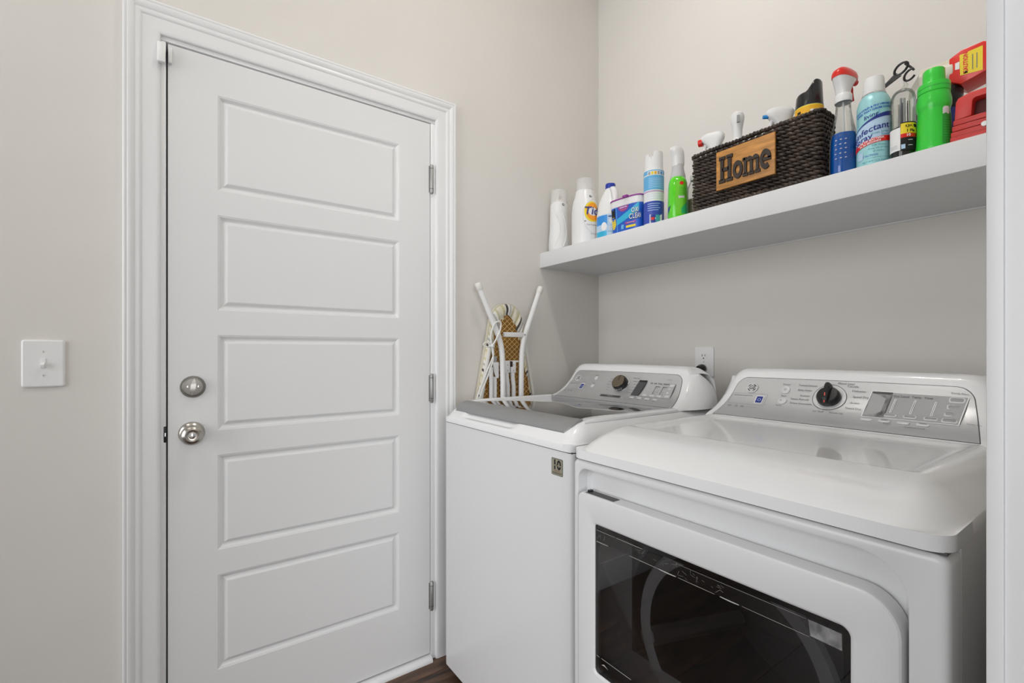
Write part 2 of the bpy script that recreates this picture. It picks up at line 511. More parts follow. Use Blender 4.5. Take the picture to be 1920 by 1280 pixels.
# ---- the entry door
PY0, PY1 = -1.6095, -1.0405
PZ = [(1.949 - 0.3580 * i - 0.2845, 1.949 - 0.3580 * i) for i in range(5)]
m = MB()
def fq(y0, z0, y1, z1): m.add([(0, y0, z0), (0, y1, z0), (0, y1, z1), (0, y0, z1)], [(0, 1, 2, 3)])
fq(DY0, DZ0, PY0, DZ1); fq(PY1, DZ0, DY1, DZ1)
zz = [DZ0] + [v for p in reversed(PZ) for v in p] + [DZ1]
for i in range(0, len(zz), 2): fq(PY0, zz[i], PY1, zz[i + 1])
m.add([(0, DY0, DZ0), (0, DY1, DZ0), (0, DY1, DZ1), (0, DY0, DZ1), (-0.044, DY0, DZ0), (-0.044, DY1, DZ0), (-0.044, DY1, DZ1), (-0.044, DY0, DZ1)],
      [(0, 1, 5, 4), (1, 2, 6, 5), (2, 3, 7, 6), (3, 0, 4, 7), (4, 5, 6, 7)])
door = struct(m.build('door_1', DOORW, smooth=False))
RINGS = [(0, 0), (0.0025, -0.0012), (0.0045, -0.0016), (0.006, -0.0030), (0.012, -0.0085), (0.0145, -0.0090), (0.0165, -0.0085), (0.024, -0.0020), (0.0265, -0.0012)]
for z0, z1 in PZ:
    V = []; F = []
    for d, h in RINGS:
        V += [(h, PY0 + d, z0 + d), (h, PY1 - d, z0 + d), (h, PY1 - d, z1 - d), (h, PY0 + d, z1 - d)]
    for i in range(len(RINGS) - 1):
        for k in range(4):
            F.append((i * 4 + k, i * 4 + (k + 1) % 4, (i + 1) * 4 + (k + 1) % 4, (i + 1) * 4 + k))
    F.append(tuple((len(RINGS) - 1) * 4 + k for k in range(4)))
    mesh('panel', V, F, DOORW, door, smooth=False)
# hinges
for zc in (1.845, 1.043, 0.246):
    hy = DY1 + 0.0045
    m = MB().lathe([(0.0, -0.056), (0.005, -0.0555), (0.0072, -0.052), (0.0072, 0.052), (0.005, 0.0555), (0, 0.056)], 14, (0.0062, hy, zc), caps=False)
    hg = lab(m.build('hinge', HINGE, door), 'grey metal hinge knuckle')
    for dz in (-0.038, 0.040):
        MB().lathe([(0.0076, -0.0009), (0.0076, 0.0009)], 14, (0.0062, hy, zc + dz)).build('knuckle_joint', DGRAY, hg)
    MB().box((0.0002, hy - 0.010, zc - 0.05), (0.0016, hy + 0.009, zc + 0.05)).build('leaf_plate', HINGE, hg)
# deadbolt
bz, by = 1.081, -1.6705
db = lab(MB().lathe([(0.0315, 0.0), (0.0315, 0.003), (0.0300, 0.0052), (0.0285, 0.0056), (0.0278, 0.0050), (0.0265, 0.0052), (0.0245, 0.0068), (0.0235, 0.0070), (0.0, 0.0072)], 40, (0, by, bz), 'x', caps=False).build('deadbolt', NICKELD, door), 'round nickel deadbolt rose')
for s in (-1, 1):
    MB().lathe([(0.0038, 0.007), (0.0034, 0.0098), (0, 0.0105)], 12, (0, by + s * 0.013, bz), 'x', caps=False).build('screw', CHROME, db)
V = []; F = []
N = 14
for i in range(N + 1):
    t = -1 + 2 * i / N
    w = 0.0082 * max(0.06, 1 - abs(t) ** 2.2); d = 0.021 * max(0.35, 1 - abs(t) ** 3 * 0.5)
    zz_ = bz + 0.024 * t; yy = by + 0.003 * t
    V += [(0.006, yy - w * 0.7, zz_), (0.006, yy + w * 0.7, zz_), (d, yy + w * 0.8, zz_), (d, yy - w * 0.8, zz_)]
for i in range(N):
    for k in range(4): F.append((4 * i + k, 4 * i + (k + 1) % 4, 4 * i + 4 + (k + 1) % 4, 4 * i + 4 + k))
F += [(3, 2, 1, 0), tuple(4 * N + k for k in range(4))]
mesh('thumb_turn', V, F, mat('satin_nickel', (0.62, 0.60, 0.57), 0.4, metal=0.6), db)
# knob
kz, ky = 0.947, -1.6735
kb = lab(MB().lathe([(0.0325, 0.0), (0.0325, 0.0035), (0.029, 0.009), (0.021, 0.013), (0.015, 0.016), (0.0135, 0.022), (0.0135, 0.030), (0.018, 0.036), (0.0255, 0.042), (0.0282, 0.049), (0.0272, 0.055), (0.022, 0.0605), (0.0165, 0.063), (0.0150, 0.0625), (0.0135, 0.0618), (0.0095, 0.0612), (0.0, 0.0612)], 44, (0, ky, kz), 'x', caps=False).build('door_knob', NICKEL, door), 'round satin nickel door knob')
MB().lathe([(0.0086, 0.0605), (0.0086, 0.0632), (0.0070, 0.0640), (0, 0.0642)], 20, (0, ky, kz), 'x', caps=False).build('turn_button', CHROME, kb)
MB().box((0.0638, ky - 0.006, kz - 0.0011), (0.0662, ky + 0.006, kz + 0.0011)).build('button_grip', CHROME, kb, bevel=0.0005)
# latch strike in the gap
st = MB().box((-0.02, DY0 - 0.0105, 0.925), (0.0022, DY0 - 0.0030, 0.972)).build('strike_plate', BLACK, door, bevel=0.0025)
MB().box((0.0, DY0 - 0.0075, 0.943), (0.0030, DY0 - 0.0045, 0.953)).build('strike_screw', CHROME, st)
# contact sensor pair at the top corner
s1 = tag(MB().box((0.0115, -1.7535, 1.990), (0.026, -1.7345, 2.045)).build('door_sensor', PLAST, bevel=0.003), 'small white plastic alarm contact fixed to the jamb at the top corner of the door', 'sensor')
s2 = tag(MB().box((0.0, -1.7290, 2.000), (0.010, -1.7195, 2.045)).build('sensor_magnet', PLAST, bevel=0.002), 'tiny white magnet block on the top corner of the door leaf', 'sensor')

# ---- right doorway casing and jamb
PR2 = [(0, 0), (0, 0.0105), (0.0008, 0.0122), (0.003, 0.013), (0.0826, 0.013), (0.0826, 0)]
n = len(PR2)
V = [(RX - h, OY + w, 0) for w, h in PR2] + [(RX - h, OY + w, 2.06 + w) for w, h in PR2]
struct(mesh('trim_9', V, [(i, (i + 1) % n, n + (i + 1) % n, n + i) for i in range(n)] + [tuple(range(n - 1, -1, -1)), tuple(range(n, 2 * n))], TRIM))
struct(MB().box((RX - 0.001, OY + 0.003, 0), (RX + 0.119, OY + 0.022, 2.07)).build('trim_10', TRIM, bevel=0.002))
struct(MB().box((RX - 0.001, OY - 0.862, 2.07), (RX + 0.119, OY + 0.022, 2.09)).build('trim_11', TRIM, bevel=0.002))
struct(MB().box((RX - 0.001, OY - 0.862, 0), (RX + 0.119, OY - 0.843, 2.07)).build('trim_12', TRIM, bevel=0.002))

# ---- ceiling lights (above the frame, they light the room)
def ceiling_light(x, y, ang, label, power):
    BULBM = mat('bulb_glow_%d' % power, (1.0, 0.965, 0.91), 0.5, emit=power)
    r = empty('ceiling_light')
    tag(r, label, 'ceiling light', 'ceiling lights')
    MB().lathe([(0.0, 0.0), (0.15, 0.0), (0.15, -0.012), (0.13, -0.025), (0.0, -0.028)], 32, (x, y, CZ), caps=False).build('ceiling_plate', NICKEL, r)
    m_ = MB().lathe([(0.185, -0.004), (0.185, -0.128), (0.181, -0.128), (0.181, -0.004)], 40, (x, y, CZ), caps=False)  # unseen ring, added to cut bulb light off the upper walls
    lab(m_.build('light_cutoff_ring', mat('cutoff_ring_white', (0.85, 0.84, 0.8), 0.8), r), 'white ring added to keep bulb light off the upper walls')
    for s in (-1, 1):
        bx, by_ = x + s * 0.13 * cos(ang), y + s * 0.13 * sin(ang)
        MB().lathe([(0.018, -0.027), (0.018, -0.055), (0.0, -0.056)], 16, (bx, by_, CZ), caps=False).build('socket', PLAST, r)
        P = [(0.0, -0.056)] + [(0.032 * sin(pi * k / 10), -0.088 + 0.032 * cos(pi * k / 10)) for k in range(1, 10)] + [(0.0, -0.120)]
        MB().lathe(P, 16, (bx, by_, CZ), caps=False).build('bulb', BULBM, r)
ceiling_light(0.95, -0.97, 0.0, 'two-bulb ceiling light over the appliances', BULB1)
ceiling_light(0.80, -2.45, 0.9, 'two-bulb ceiling light nearer the room entrance', BULB2)

# ---- light switch
sw = tag(empty('light_switch'), 'white toggle light switch plate on the wall left of the door', 'light switch')
poly = rrect(-2.0225, 1.0935, -1.9425, 1.2130, 0.0065, 4)
m = MB().prism(poly, 0.0, 0.0065, 'x', bev=0.004); m.build('wall_plate', PLAST, sw, angle=12)
sy, sz = -1.9825, 1.1535
MB().box((0.0055, sy - 0.0052, sz - 0.0125), (0.0078, sy + 0.0052, sz + 0.0125)).build('toggle_collar', PLAST, sw, bevel=0.0008)
V = [(0.006, sy - 0.0040, sz + 0.005), (0.006, sy + 0.0040, sz + 0.005), (0.006, sy + 0.0040, sz - 0.006), (0.006, sy - 0.0040, sz - 0.006),
     (0.0185, sy - 0.0032, sz - 0.0035), (0.0185, sy + 0.0032, sz - 0.0035), (0.0165, sy + 0.0032, sz - 0.0110), (0.0165, sy - 0.0032, sz - 0.0110)]
mesh('toggle', V, [(0, 3, 2, 1), (4, 5, 6, 7), (0, 1, 5, 4), (1, 2, 6, 5), (2, 3, 7, 6), (3, 0, 4, 7)], PLAST, sw, smooth=False)
for dz in (-0.030, 0.030):
    sc = MB().lathe([(0.0030, 0.0060), (0.0027, 0.0072), (0, 0.0075)], 12, (0, sy, sz + dz), 'x', caps=False).build('screw', PLAST, sw)
    MB().box((0.0073, sy - 0.0005, sz + dz - 0.0024), (0.0078, sy + 0.0005, sz + dz + 0.0024)).build('screw_slot', MGRAY, sc, smooth=False)

# ---- outlet with plug
ou = tag(empty('power_outlet'), 'white duplex power outlet on the back wall above the washer', 'outlet')
ox = 0.5775
MB().prism(rrect(ox - 0.041, 1.0825, ox + 0.041, 1.2025, 0.0065, 4), 0.0, -0.0065, 'y', bev=0.004).build('wall_plate', PLAST, ou, angle=12)
for zc in (1.1655, 1.1195):
    pf = [(ox + 0.017 * cos(a), zc + max(-0.0135, min(0.0135, 0.0172 * sin(a)))) for a in [2 * pi * k / 28 for k in range(28)]]
    rc_ = MB().prism(pf, -0.005, -0.0078, 'y').build('receptacle', PLAST, ou, smooth=False)
    for dx, h in ((-0.0062, 0.0045), (0.0062, 0.0038)):
        MB().box((ox + dx - 0.0011, -0.0084, zc + 0.003 - h), (ox + dx + 0.0011, -0.0076, zc + 0.003 + h)).build('slot', BLACKM, rc_, smooth=False)
    MB().lathe([(0.0026, -0.0084), (0.0026, -0.0076)], 12, (ox, 0, zc - 0.0085), 'y').build('ground_hole', BLACKM, rc_, smooth=False)
MB().lathe([(0.0022, -0.0072), (0.0018, -0.0064)], 10, (ox, 0, 1.1425), 'y').build('screw', MGRAY, ou)
pl = tag(empty('power_plug'), 'black power plug pushed into the lower socket of the back wall outlet', 'plug')
secs = [(0.0, 0.016, 0.014), (0.006, 0.0185, 0.016), (0.014, 0.0185, 0.0155), (0.022, 0.016, 0.0135), (0.030, 0.0125, 0.012)]
V = []; F = []; n = 20
for d, rx_, rz_ in secs:
    for k in range(n):
        a = 2 * pi * k / n
        V.append((ox - 0.004 + rx_ * cos(a), -0.0086 - d, 1.1185 - d * 0.12 + rz_ * sin(a)))
for i in range(len(secs) - 1):
    for k in range(n): F.append((i * n + k, i * n + (k + 1) % n, (i + 1) * n + (k + 1) % n, (i + 1) * n + k))
F += [tuple(range(n)), tuple((len(secs) - 1) * n + k for k in range(n))]
mesh('plug_body', V, F, BLACK, pl)
MB().tube([(ox - 0.004, -0.034, 1.112), (ox - 0.003, -0.038, 1.100), (ox - 0.001, -0.036, 1.085), (ox + 0.001, -0.032, 1.05), (ox + 0.01, -0.03, 0.95), (ox + 0.03, -0.04, 0.7), (ox + 0.06, -0.10, 0.3)], [0.0105, 0.0095, 0.008, 0.005, 0.005, 0.005, 0.005], 12).build('power_cord', BLACK, pl)

# ---- shelf
sh = tag(empty('wall_shelf'), 'thick white painted floating shelf across the alcove', 'shelf')
SZ = 1.6263; SF = -0.3751; SB = 1.5600
MB().box((0.0, SF + 0.019, SB + 0.0005), (RX, 0.0, SB + 0.0125)).build('bottom_panel', SHELFW, sh, smooth=False)
MB().box((0.0, SF, SB), (RX, SF + 0.019, SZ)).build('fascia', SHELFW, sh, bevel=0.0012)
MB().box((0.0, SF + 0.019, SZ - 0.019), (RX, 0.0, SZ)).build('top_panel', SHELFW, sh, smooth=False)
MB().box((0.0, -0.006, SB - 0.0035), (RX, 0.0, SB + 0.0005)).build('caulk_bead', SHELFW, sh, smooth=False)

# ------------------------------------------------------------------ appliances
CP = [(-0.430, 0.9960), (-0.418, 1.0045), (-0.402, 1.0120), (-0.385, 1.0225), (-0.369, 1.0355), (-0.355, 1.0500), (-0.343, 1.0660), (-0.333, 1.0825), (-0.324, 1.0995), (-0.3165, 1.1150),
      (-0.3120, 1.1235), (-0.3065, 1.1295), (-0.2985, 1.1332), (-0.2880, 1.1345), (-0.2700, 1.1345), (-0.2560, 1.1315), (-0.2450, 1.1230), (-0.2390, 1.1080), (-0.2360, 1.0600), (-0.2350, 0.9600)]
HW = [(0, 0.303), (4, 0.295), (9, 0.279), (11, 0.279), (13, 0.287), (15, 0.304), (17, 0.320), (19, 0.330)]
CXC = 0.343      # centre of a 27 inch wide machine
class Console:
    def __init__(s, x0, root, lift=0.0):
        s.x0 = x0; s.root = root; s.lift = lift
    def prof(s, v):
        i = int(min(max(v, 0), len(CP) - 1.0001)); t = v - i
        a, b = CP[i], CP[i + 1]
        return (lerp(a[0], b[0], t), lerp(a[1], b[1], t))
    def pt(s, x, v, off=0.0):
        """x measured from the machine's centre"""
        y, z = s.prof(v); hw = interp(HW, v)
        q = abs(x) / hw
        zb = 1.0
        # arched top edge and rounded upper corners
        k = max(0.0, (q - 0.80) / 0.20)
        fall = 1 - 0.018 * q * q - 0.17 * k ** 3
        if z > zb: z = zb + (z - zb) * fall
        if off:
            y1, z1 = s.prof(max(0, v - 0.3)); y2, z2 = s.prof(v + 0.3)
            ty, tz = y2 - y1, z2 - z1; L = sqrt(ty * ty + tz * tz)
            y += -tz / L * off; z += ty / L * off
        return (s.x0 + CXC + x, y, z + s.lift)
    def vz(s, d):
        """profile parameter at distance d up the panel from its foot"""
        acc = 0
        for i in range(len(CP) - 1):
            L = sqrt((CP[i + 1][0] - CP[i][0]) ** 2 + (CP[i + 1][1] - CP[i][1]) ** 2)
            if acc + L >= d: return i + (d - acc) / L
            acc += L
        return len(CP) - 1.001
    def fn(s, off=0.0016):
        return lambda u, v: s.pt(u, s.vz(v), off)
    def frame(s, u, v):
        f = s.fn(0.0016)
        p = Vector(f(u, v)); a = Vector((1, 0, 0)); b = (Vector(f(u, v + 0.002)) - Vector(f(u, v - 0.002))).normalized()
        return p, a, b, a.cross(b).normalized()
    def body(s, m):
        nv = len(CP); nu = 56; V = []; F = []
        us = [sin(pi / 2 * (-1 + 2 * i / nu)) for i in range(nu + 1)]
        for j in range(nv):
            hw = interp(HW, j)
            for q in us: V.append(s.pt(q * hw, j))
        for j in range(nv - 1):
            for i in range(nu):
                a = j * (nu + 1) + i
                F.append((a, a + 1, a + nu + 2, a + nu + 1))
        # end caps: bulge from the front edge to the back edge
        edge = []
        for e, sg in ((0, -1), (nu, 1)):
            fr = [V[j * (nu + 1) + e] for j in range(0, 14)]
            ztop = fr[13][2]; zb = fr[0][2]
            K = 8; base = len(V)
            for (x, y, z) in fr:
                t = (z - zb) / (ztop - zb)
                yb = -0.236 - 0.052 * max(0, t) ** 3
                xb = s.x0 + CXC + sg * lerp(0.330, 0.296, max(0, t) ** 2.5)
                for k in range(K + 1):
                    w = k / K
                    bul = 0.014 * sin(pi * w) * (1 - 0.6 * t)
                    V.append((lerp(x, xb, w ** 0.8) + sg * bul, lerp(y, yb, w), z))
            edge.append([base + j * (K + 1) + K for j in range(14)])
            for j in range(13):
                for k in range(K):
                    a = base + j * (K + 1) + k
                    F.append((a, a + 1, a + K + 2, a + K + 1))
        for j in range(13): F.append((edge[0][j], edge[1][j], edge[1][j + 1], edge[0][j + 1]))
        return mesh('console', V, F, m, s.root, angle=60)
    def panel(s, m, top=0.158, hb=0.285, ht=0.262, rad=0.022, bot=0.010, name='control_panel', off=0.0009, edge=None):
        f = s.fn(off); nv = 28; nu = 48; V = []; F = []
        for j in range(nv + 1):
            v = bot + (top - bot) * (1 - (1 - j / nv) ** 1.5)
            h = lerp(hb, ht, (v - bot) / (top - bot))
            d = v - (top - rad)
            if d > 0: h -= rad - sqrt(max(0, rad * rad - d * d))
            for i in range(nu + 1): V.append(f(-h + 2 * h * i / nu, v))
        for j in range(nv):
            for i in range(nu):
                a = j * (nu + 1) + i
                F.append((a, a + 1, a + nu + 2, a + nu + 1))
        o = mesh(name, V, F, m, s.root, angle=60)
        return o
    def disc(s, name, u, v, prof, m, parent, n=28, sx=1.0):
        """lathe standing on the panel, axis along its normal"""
        p, a, b, c = s.frame(u, v)
        V = []; F = []
        for r, h in prof:
            for k in range(n):
                t = 2 * pi * k / n
                V.append(p + a * (r * cos(t) * sx) + b * (r * sin(t)) + c * h)
        for i in range(len(prof) - 1):
            for k in range(n): F.append((i * n + k, i * n + (k + 1) % n, (i + 1) * n + (k + 1) % n, (i + 1) * n + k))
        if prof[-1][0] > 1e-5: F.append(tuple((len(prof) - 1) * n + k for k in range(n)))
        return mesh(name, V, F, m, parent)
    def key(s, name, u, v, w, h, hgt, m, parent, r=0.004):
        p, a, b, c = s.frame(u, v); P = rrect(-w / 2, -h / 2, w / 2, h / 2, min(r, h / 2.05), 4); Q = inset(P, 0.0012); n = len(P)
        V = [p + a * x + b * y for x, y in P] + [p + a * x + b * y + c * (hgt * 0.7) for x, y in P] + [p + a * x + b * y + c * hgt for x, y in Q]
        F = [(i, (i + 1) % n, n + (i + 1) % n, n + i) for i in range(n)] + [(n + i, n + (i + 1) % n, 2 * n + (i + 1) % n, 2 * n + i) for i in range(n)] + [tuple(2 * n + i for i in range(n))]
        return mesh(name, V, F, m, parent, angle=50)
    def txt(s, t, u, v, size, m, parent, align='CENTER', bold=0.0):
        return text('lettering', t, size, s.fn(0.0022), m, parent, bold=bold, align=align, at=(u, v))

def emblem(con, u, v, r, parent):
    bd = con.disc('logo_badge', u, v, [(r, 0), (r, 0.0022), (r * 0.93, 0.0034), (r * 0.82, 0.0030), (r * 0.78, 0.0024), (0, 0.0024)], LGRAY, parent)
    f = lambda a, b: tuple(Vector(con.fn(0.0016)(u + a, v + b)) + con.frame(u, v)[3] * 0.0027)
    text('monogram', 'GE', r * 1.05, f, DGRAY, bd, bold=0.0004, shear=0.25, sx=0.85)
    for k in range(4):
        a0 = k * pi / 2 + 0.3
        P = []
        for i in range(9): a = a0 + 1.1 * i / 8; P.append((cos(a) * r * 0.74, sin(a) * r * 0.74))
        for i in range(8, -1, -1): a = a0 + 1.1 * i / 8; P.append((cos(a) * r * (0.66 - 0.09 * sin(pi * i / 8)), sin(a) * r * (0.66 - 0.09 * sin(pi * i / 8))))
        poly_patch('swirl', f, P, DGRAY, bd)
    return bd

def info_card(con, u, v, parent):
    f = con.fn(0.0018)
    c = ring_patch('info_card', f, rrect(u - 0.052, v - 0.021, u + 0.052, v + 0.021, 0.004, 3), 0.0009, MGRAY, parent)
    for i in range(5):
        poly_patch('print_line', con.fn(0.0020), rrect(u - 0.046, v + 0.012 - i * 0.0068, u + 0.010 - (i % 3) * 0.005, v + 0.0142 - i * 0.0068, 0.0005, 2), LGRAY if i else MGRAY, c)
    poly_patch('icon_border', con.fn(0.0020), rrect(u + 0.022, v - 0.0145, u + 0.044, v + 0.015, 0.002, 2), WHITEP, c)
    poly_patch('icon', con.fn(0.0024), rrect(u + 0.0245, v - 0.0115, u + 0.0415, v + 0.012, 0.002, 2), NAVY, c)
    ring_patch('icon_mark', con.fn(0.0027), circ(u + 0.033, v, 0.005, 12), 0.0012, PALEB, c)
    for i, (du, w) in enumerate(((-0.042, 0.011), (-0.022, 0.008), (-0.005, 0.010))):
        poly_patch('small_mark', con.fn(0.0020), rrect(u + du - w / 2, v - 0.034, u + du + w / 2, v - 0.027, 0.001, 2), MGRAY, c)
    con.txt('WiFi Connect', u + 0.022, v - 0.031, 0.0052, MGRAY, c)

def height_grid(name, xs, ys, zf, zskirt, m, parent, angle=50, rad=0.0):
    V = []; F = []; nx, ny = len(xs), len(ys)
    for y in ys:
        for x in xs:
            cx_, cy_ = corner_round(x, y, xs[0], xs[-1], ys[0], rad) if rad else (x, y)
            V.append((cx_, cy_, zf(x, y)))
    for j in range(ny - 1):
        for i in range(nx - 1):
            a = j * nx + i; F.append((a, a + 1, a + nx + 1, a + nx))
    ring = [i for i in range(nx)] + [j * nx + nx - 1 for j in range(1, ny)] + [(ny - 1) * nx + i for i in range(nx - 2, -1, -1)] + [j * nx for j in range(ny - 2, 0, -1)]
    b = len(V)
    for i in ring: V.append((V[i][0], V[i][1], zskirt))
    n = len(ring)
    for k in range(n): F.append((ring[k], ring[(k + 1) % n], b + (k + 1) % n, b + k))
    F.append(tuple(b + k for k in range(n)))
    return mesh(name, V, F, m, parent, angle=angle)
def corner_round(x, y, x0, x1, y0, r):
    """pull front corners of a rectangle plan in to a radius"""
    if y < y0 + r:
        for (c, sg) in ((x0 + r, -1), (x1 - r, 1)):
            if sg * (x - c) > 0:
                dx, dy = x - c, y - (y0 + r)
                k = max(abs(dx), abs(dy)); L = sqrt(dx * dx + dy * dy)
                if L > 1e-9: return (c + dx * k / L, y0 + r + dy * k / L)
    return (x, y)

# ---- washer
WX0, WX1 = 0.100, 0.786
WF, WB = -0.9090, -0.225
wa = tag(empty('washing_machine'), 'white top-load washing machine with a dark glass lid, beside the door', 'washing machine')
cab = MB().prism(rrect(WX0 + 0.001, WF + 0.004, WX1 - 0.001, WB, (0.014, 0.014, 0.003, 0.003), 6), 0.040, 0.9262, 'z').build('cabinet', CABW, wa, angle=50)
MB().box((WX0 + 0.012, WF + 0.030, 0.012), (WX1 - 0.012, WB - 0.02, 0.041)).build('toe_base', BLACKM, wa, smooth=False)
for fx in (WX0 + 0.04, WX1 - 0.04):
    for fy in (WF + 0.07, WB - 0.07):
        MB().lathe([(0.022, 0.0), (0.022, 0.010), (0.010, 0.013)], 14, (fx, fy, 0.0)).build('levelling_foot', BLACK, wa)
def wz(x, y):
    dx = min(x - WX0, WX1 - x); dy = y - WF
    a = max(0, 1 - dy / 0.080); b = max(0, 1 - dx / 0.040)
    t = 1 - (a ** 2.3 + b ** 2.3) ** (1 / 2.3); t = max(0, t)
    z = 0.947 + 0.0505 * (1 - (1 - t) ** 1.75)
    # finger scoop under the lid lip
    sx_ = smooth01((x - 0.215) / 0.03) * smooth01((0.545 - x) / 0.05)
    sy_ = smooth01((dy - 0.004) / 0.012) * smooth01((0.050 - dy) / 0.012)
    return z - 0.0075 * sx_ * sy_
ys = [WF + d for d in (0, .001, .0025, .005, .008, .011, .014, .017, .020, .024, .028, .033, .038, .043, .048, .053, .058, .064, .070, .076, .082, .09)] + [WF + 0.09 + (WB - WF - 0.09) * i / 20 for i in range(1, 21)]
xs = [WX0 + d for d in (0, .001, .003, .006, .010, .015, .021, .028, .035, .042)] + [lerp(WX0 + 0.05, WX1 - 0.05, i / 60) for i in range(61)] + [WX1 - d for d in (.042, .035, .028, .021, .015, .010, .006, .003, .001, 0)]
height_grid('top_cover', xs, ys, wz, 0.9292, ENAMEL, wa, rad=0.022)
MB().box((WX0 + 0.004, WF + 0.007, 0.9255), (WX1 - 0.004, WB - 0.002, 0.9300)).build('seam', DGRAY, wa, smooth=False)
# lid: frame with glass
LX0, LX1, LY0, LY1 = 0.128, 0.752, -0.832, -0.432
lid = lab(MB().prism(rrect(LX0, LY0, LX1, LY1, 0.006, 3), 0.9935, 0.9985, 'z', bev=0.002).build('lid', ENAMEL, wa, angle=50), 'white lid frame')
GLASSD = mat('dark_lid_glass', (0.018, 0.017, 0.016), 0.035, spec=0.9, coat=1.0)
lab(MB().prism(rrect(LX0 + 0.030, LY0 + 0.006, LX1 - 0.042, LY1 - 0.026, 0.012, 4), 0.9980, 0.9993, 'z', bev=0.0006).build('lid_glass', GLASSD, lid, angle=50), 'dark tinted glass lid window')
for xa, xb in ((LX0 - 0.006, LX0 + 0.022), (LX1 - 0.034, LX1 + 0.004)):
    V = []; F = []; st = [(0.000, 0.9975), (0.012, 1.0000), (0.030, 1.0030), (0.060, 1.0048), (0.200, 1.0050), (0.380, 1.0050), (0.405, 1.0040)]
    for dy_, zt in st:
        for fx, fz in ((0, 0), (0.02, 0.6), (0.14, 0.92), (0.35, 1.0), (0.65, 1.0), (0.86, 0.92), (0.98, 0.6), (1, 0)):
            V.append((lerp(xa, xb, fx), LY0 + dy_, 0.9940 + (zt - 0.9940) * fz))
    for i in range(len(st) - 1):
        for k in range(7): F.append((8 * i + k, 8 * i + k + 1, 8 * i + 9 + k, 8 * i + 8 + k))
    F += [tuple(range(7, -1, -1)), tuple(8 * (len(st) - 1) + k for k in range(8))]
    mesh('lid_rail', V, F, ENAMEL, lid, angle=45)
MB().box((LX0 + 0.01, LY1 - 0.001, 0.9975), (LX1 - 0.01, LY1 + 0.004, 1.0015)).build('hinge_gap', MGRAY, lid, smooth=False)
# silver grip strip on the lid's front edge
V = []; F = []
nx, ny = 40, 10
for j in range(ny + 1):
    t = j / ny
    y = lerp(-0.886, -0.8295, t)
    ins = 0.012 * max(0, 1 - t / 0.55) ** 2
    for i in range(nx + 1):
        x = lerp(0.137 + ins, 0.745 - ins, i / nx)
        dyy = y - WF; a = max(0, 1 - dyy / 0.080); tt = 1 - a
        z = 0.947 + 0.0505 * (1 - (1 - tt) ** 1.75)
        V.append((x, y, z + 0.0040 + 0.0022 * smooth01(t * 3)))
for j in range(ny):
    for i in range(nx):
        a = j * (nx + 1) + i; F.append((a, a + 1, a + nx + 2, a + nx + 1))
top_n = len(V); ring = list(range(nx + 1)) + [j * (nx + 1) + nx for j in range(1, ny + 1)] + [ny * (nx + 1) + i for i in range(nx - 1, -1, -1)] + [j * (nx + 1) for j in range(ny - 1, 0, -1)]
for i in ring: V.append((V[i][0], V[i][1] + 0.0012, V[i][2] - 0.0046))
k_ = len(ring)
for q in range(k_): F.append((ring[q], ring[(q + 1) % k_], top_n + (q + 1) % k_, top_n + q))
lab(mesh('grip_strip', V, F, mat('grip_silver', (0.31, 0.315, 0.32), 0.34, metal=0.5, bump=0.02, bscale=40, aniso=(1, 30, 30)), lid, angle=40), 'silver grey grip strip along the lid front')
# console and its controls
cw = Console(WX0, wa)
cw.body(ENAMEL)
cw.panel(DGRAY, top=0.1595, hb=0.2845, ht=0.2575, rad=0.023, bot=0.009, name='panel_gap', off=0.0004)
wp = lab(cw.panel(SILVER, hb=0.283, ht=0.256), 'brushed silver control panel')
emblem(cw, -0.228, 0.121, 0.0145, wp)
info_card(cw, -0.218, 0.082, wp)
for v, t in ((0.125, 'Power'), (0.088, 'Start')):
    cw.txt(t, -0.128, v + 0.013, 0.0075, GRAYT, wp)
    cw.disc('button', -0.128, v, [(0.0085, 0), (0.0085, 0.001), (0.007, 0.0016), (0, 0.0018)], LGRAY, wp)
ku, kv = 0.012, 0.105
rg = cw.disc('dial_ring', ku, kv, [(0.034, 0.0), (0.034, 0.0016), (0.031, 0.0022), (0.0, 0.0022)], CHROME, wp)
kn = lab(cw.disc('dial', ku, kv, [(0.0305, 0.001), (0.0300, 0.016), (0.0285, 0.021), (0.0270, 0.0225)], BLACK, wp, n=36), 'black dial with a bronze face')
BRONZE = mat('dial_face', (0.22, 0.185, 0.14), 0.25, metal=0.9)
cw.disc('dial_face', ku, kv, [(0.0272, 0.0222), (0.0262, 0.0236), (0, 0.0240)], BRONZE, kn, n=36)
p, a, b, c = cw.frame(ku, kv)
V = [p + a * x + b * y + c * 0.0243 for x, y in ((-0.0009, 0.004), (0.0009, 0.004), (0.0009, 0.025), (-0.0009, 0.025))]
mesh('pointer', V, [(0, 1, 2, 3)], BLACK, kn, smooth=False)
for k in range(7):
    a_ = -2.2 + k * 0.22
    q = p + a * (0.0302 * cos(a_)) + b * (0.0302 * sin(a_)) + c * 0.010
    MB().lathe([(0, -0.004), (0.0012, -0.003), (0.0012, 0.003), (0, 0.004)], 6, tuple(q), caps=False).build('grip_rib', CHROME, kn)
for i, t in enumerate(('Bulky Items', 'Delicates', 'Active Wear', 'Quick Wash', 'Towels', 'Sanitize')):
    cw.txt(t, ku + 0.046 + 0.004 * (2.5 - abs(i - 2.5)), kv + 0.030 - i * 0.013, 0.0065, GRAYT, wp, align='LEFT')
for i, t in enumerate(('Colors', 'Whites', 'Casuals', 'Rinse', 'Drain')):
    cw.txt(t, ku - 0.046 - 0.003 * (2 - abs(i - 2)), kv + 0.022 - i * 0.013, 0.0065, GRAYT, wp, align='RIGHT')
poly_patch('name_plate', cw.fn(0.0020), rrect(-0.052, 0.037, 0.045, 0.048, 0.002, 3), DGRAY, wp)
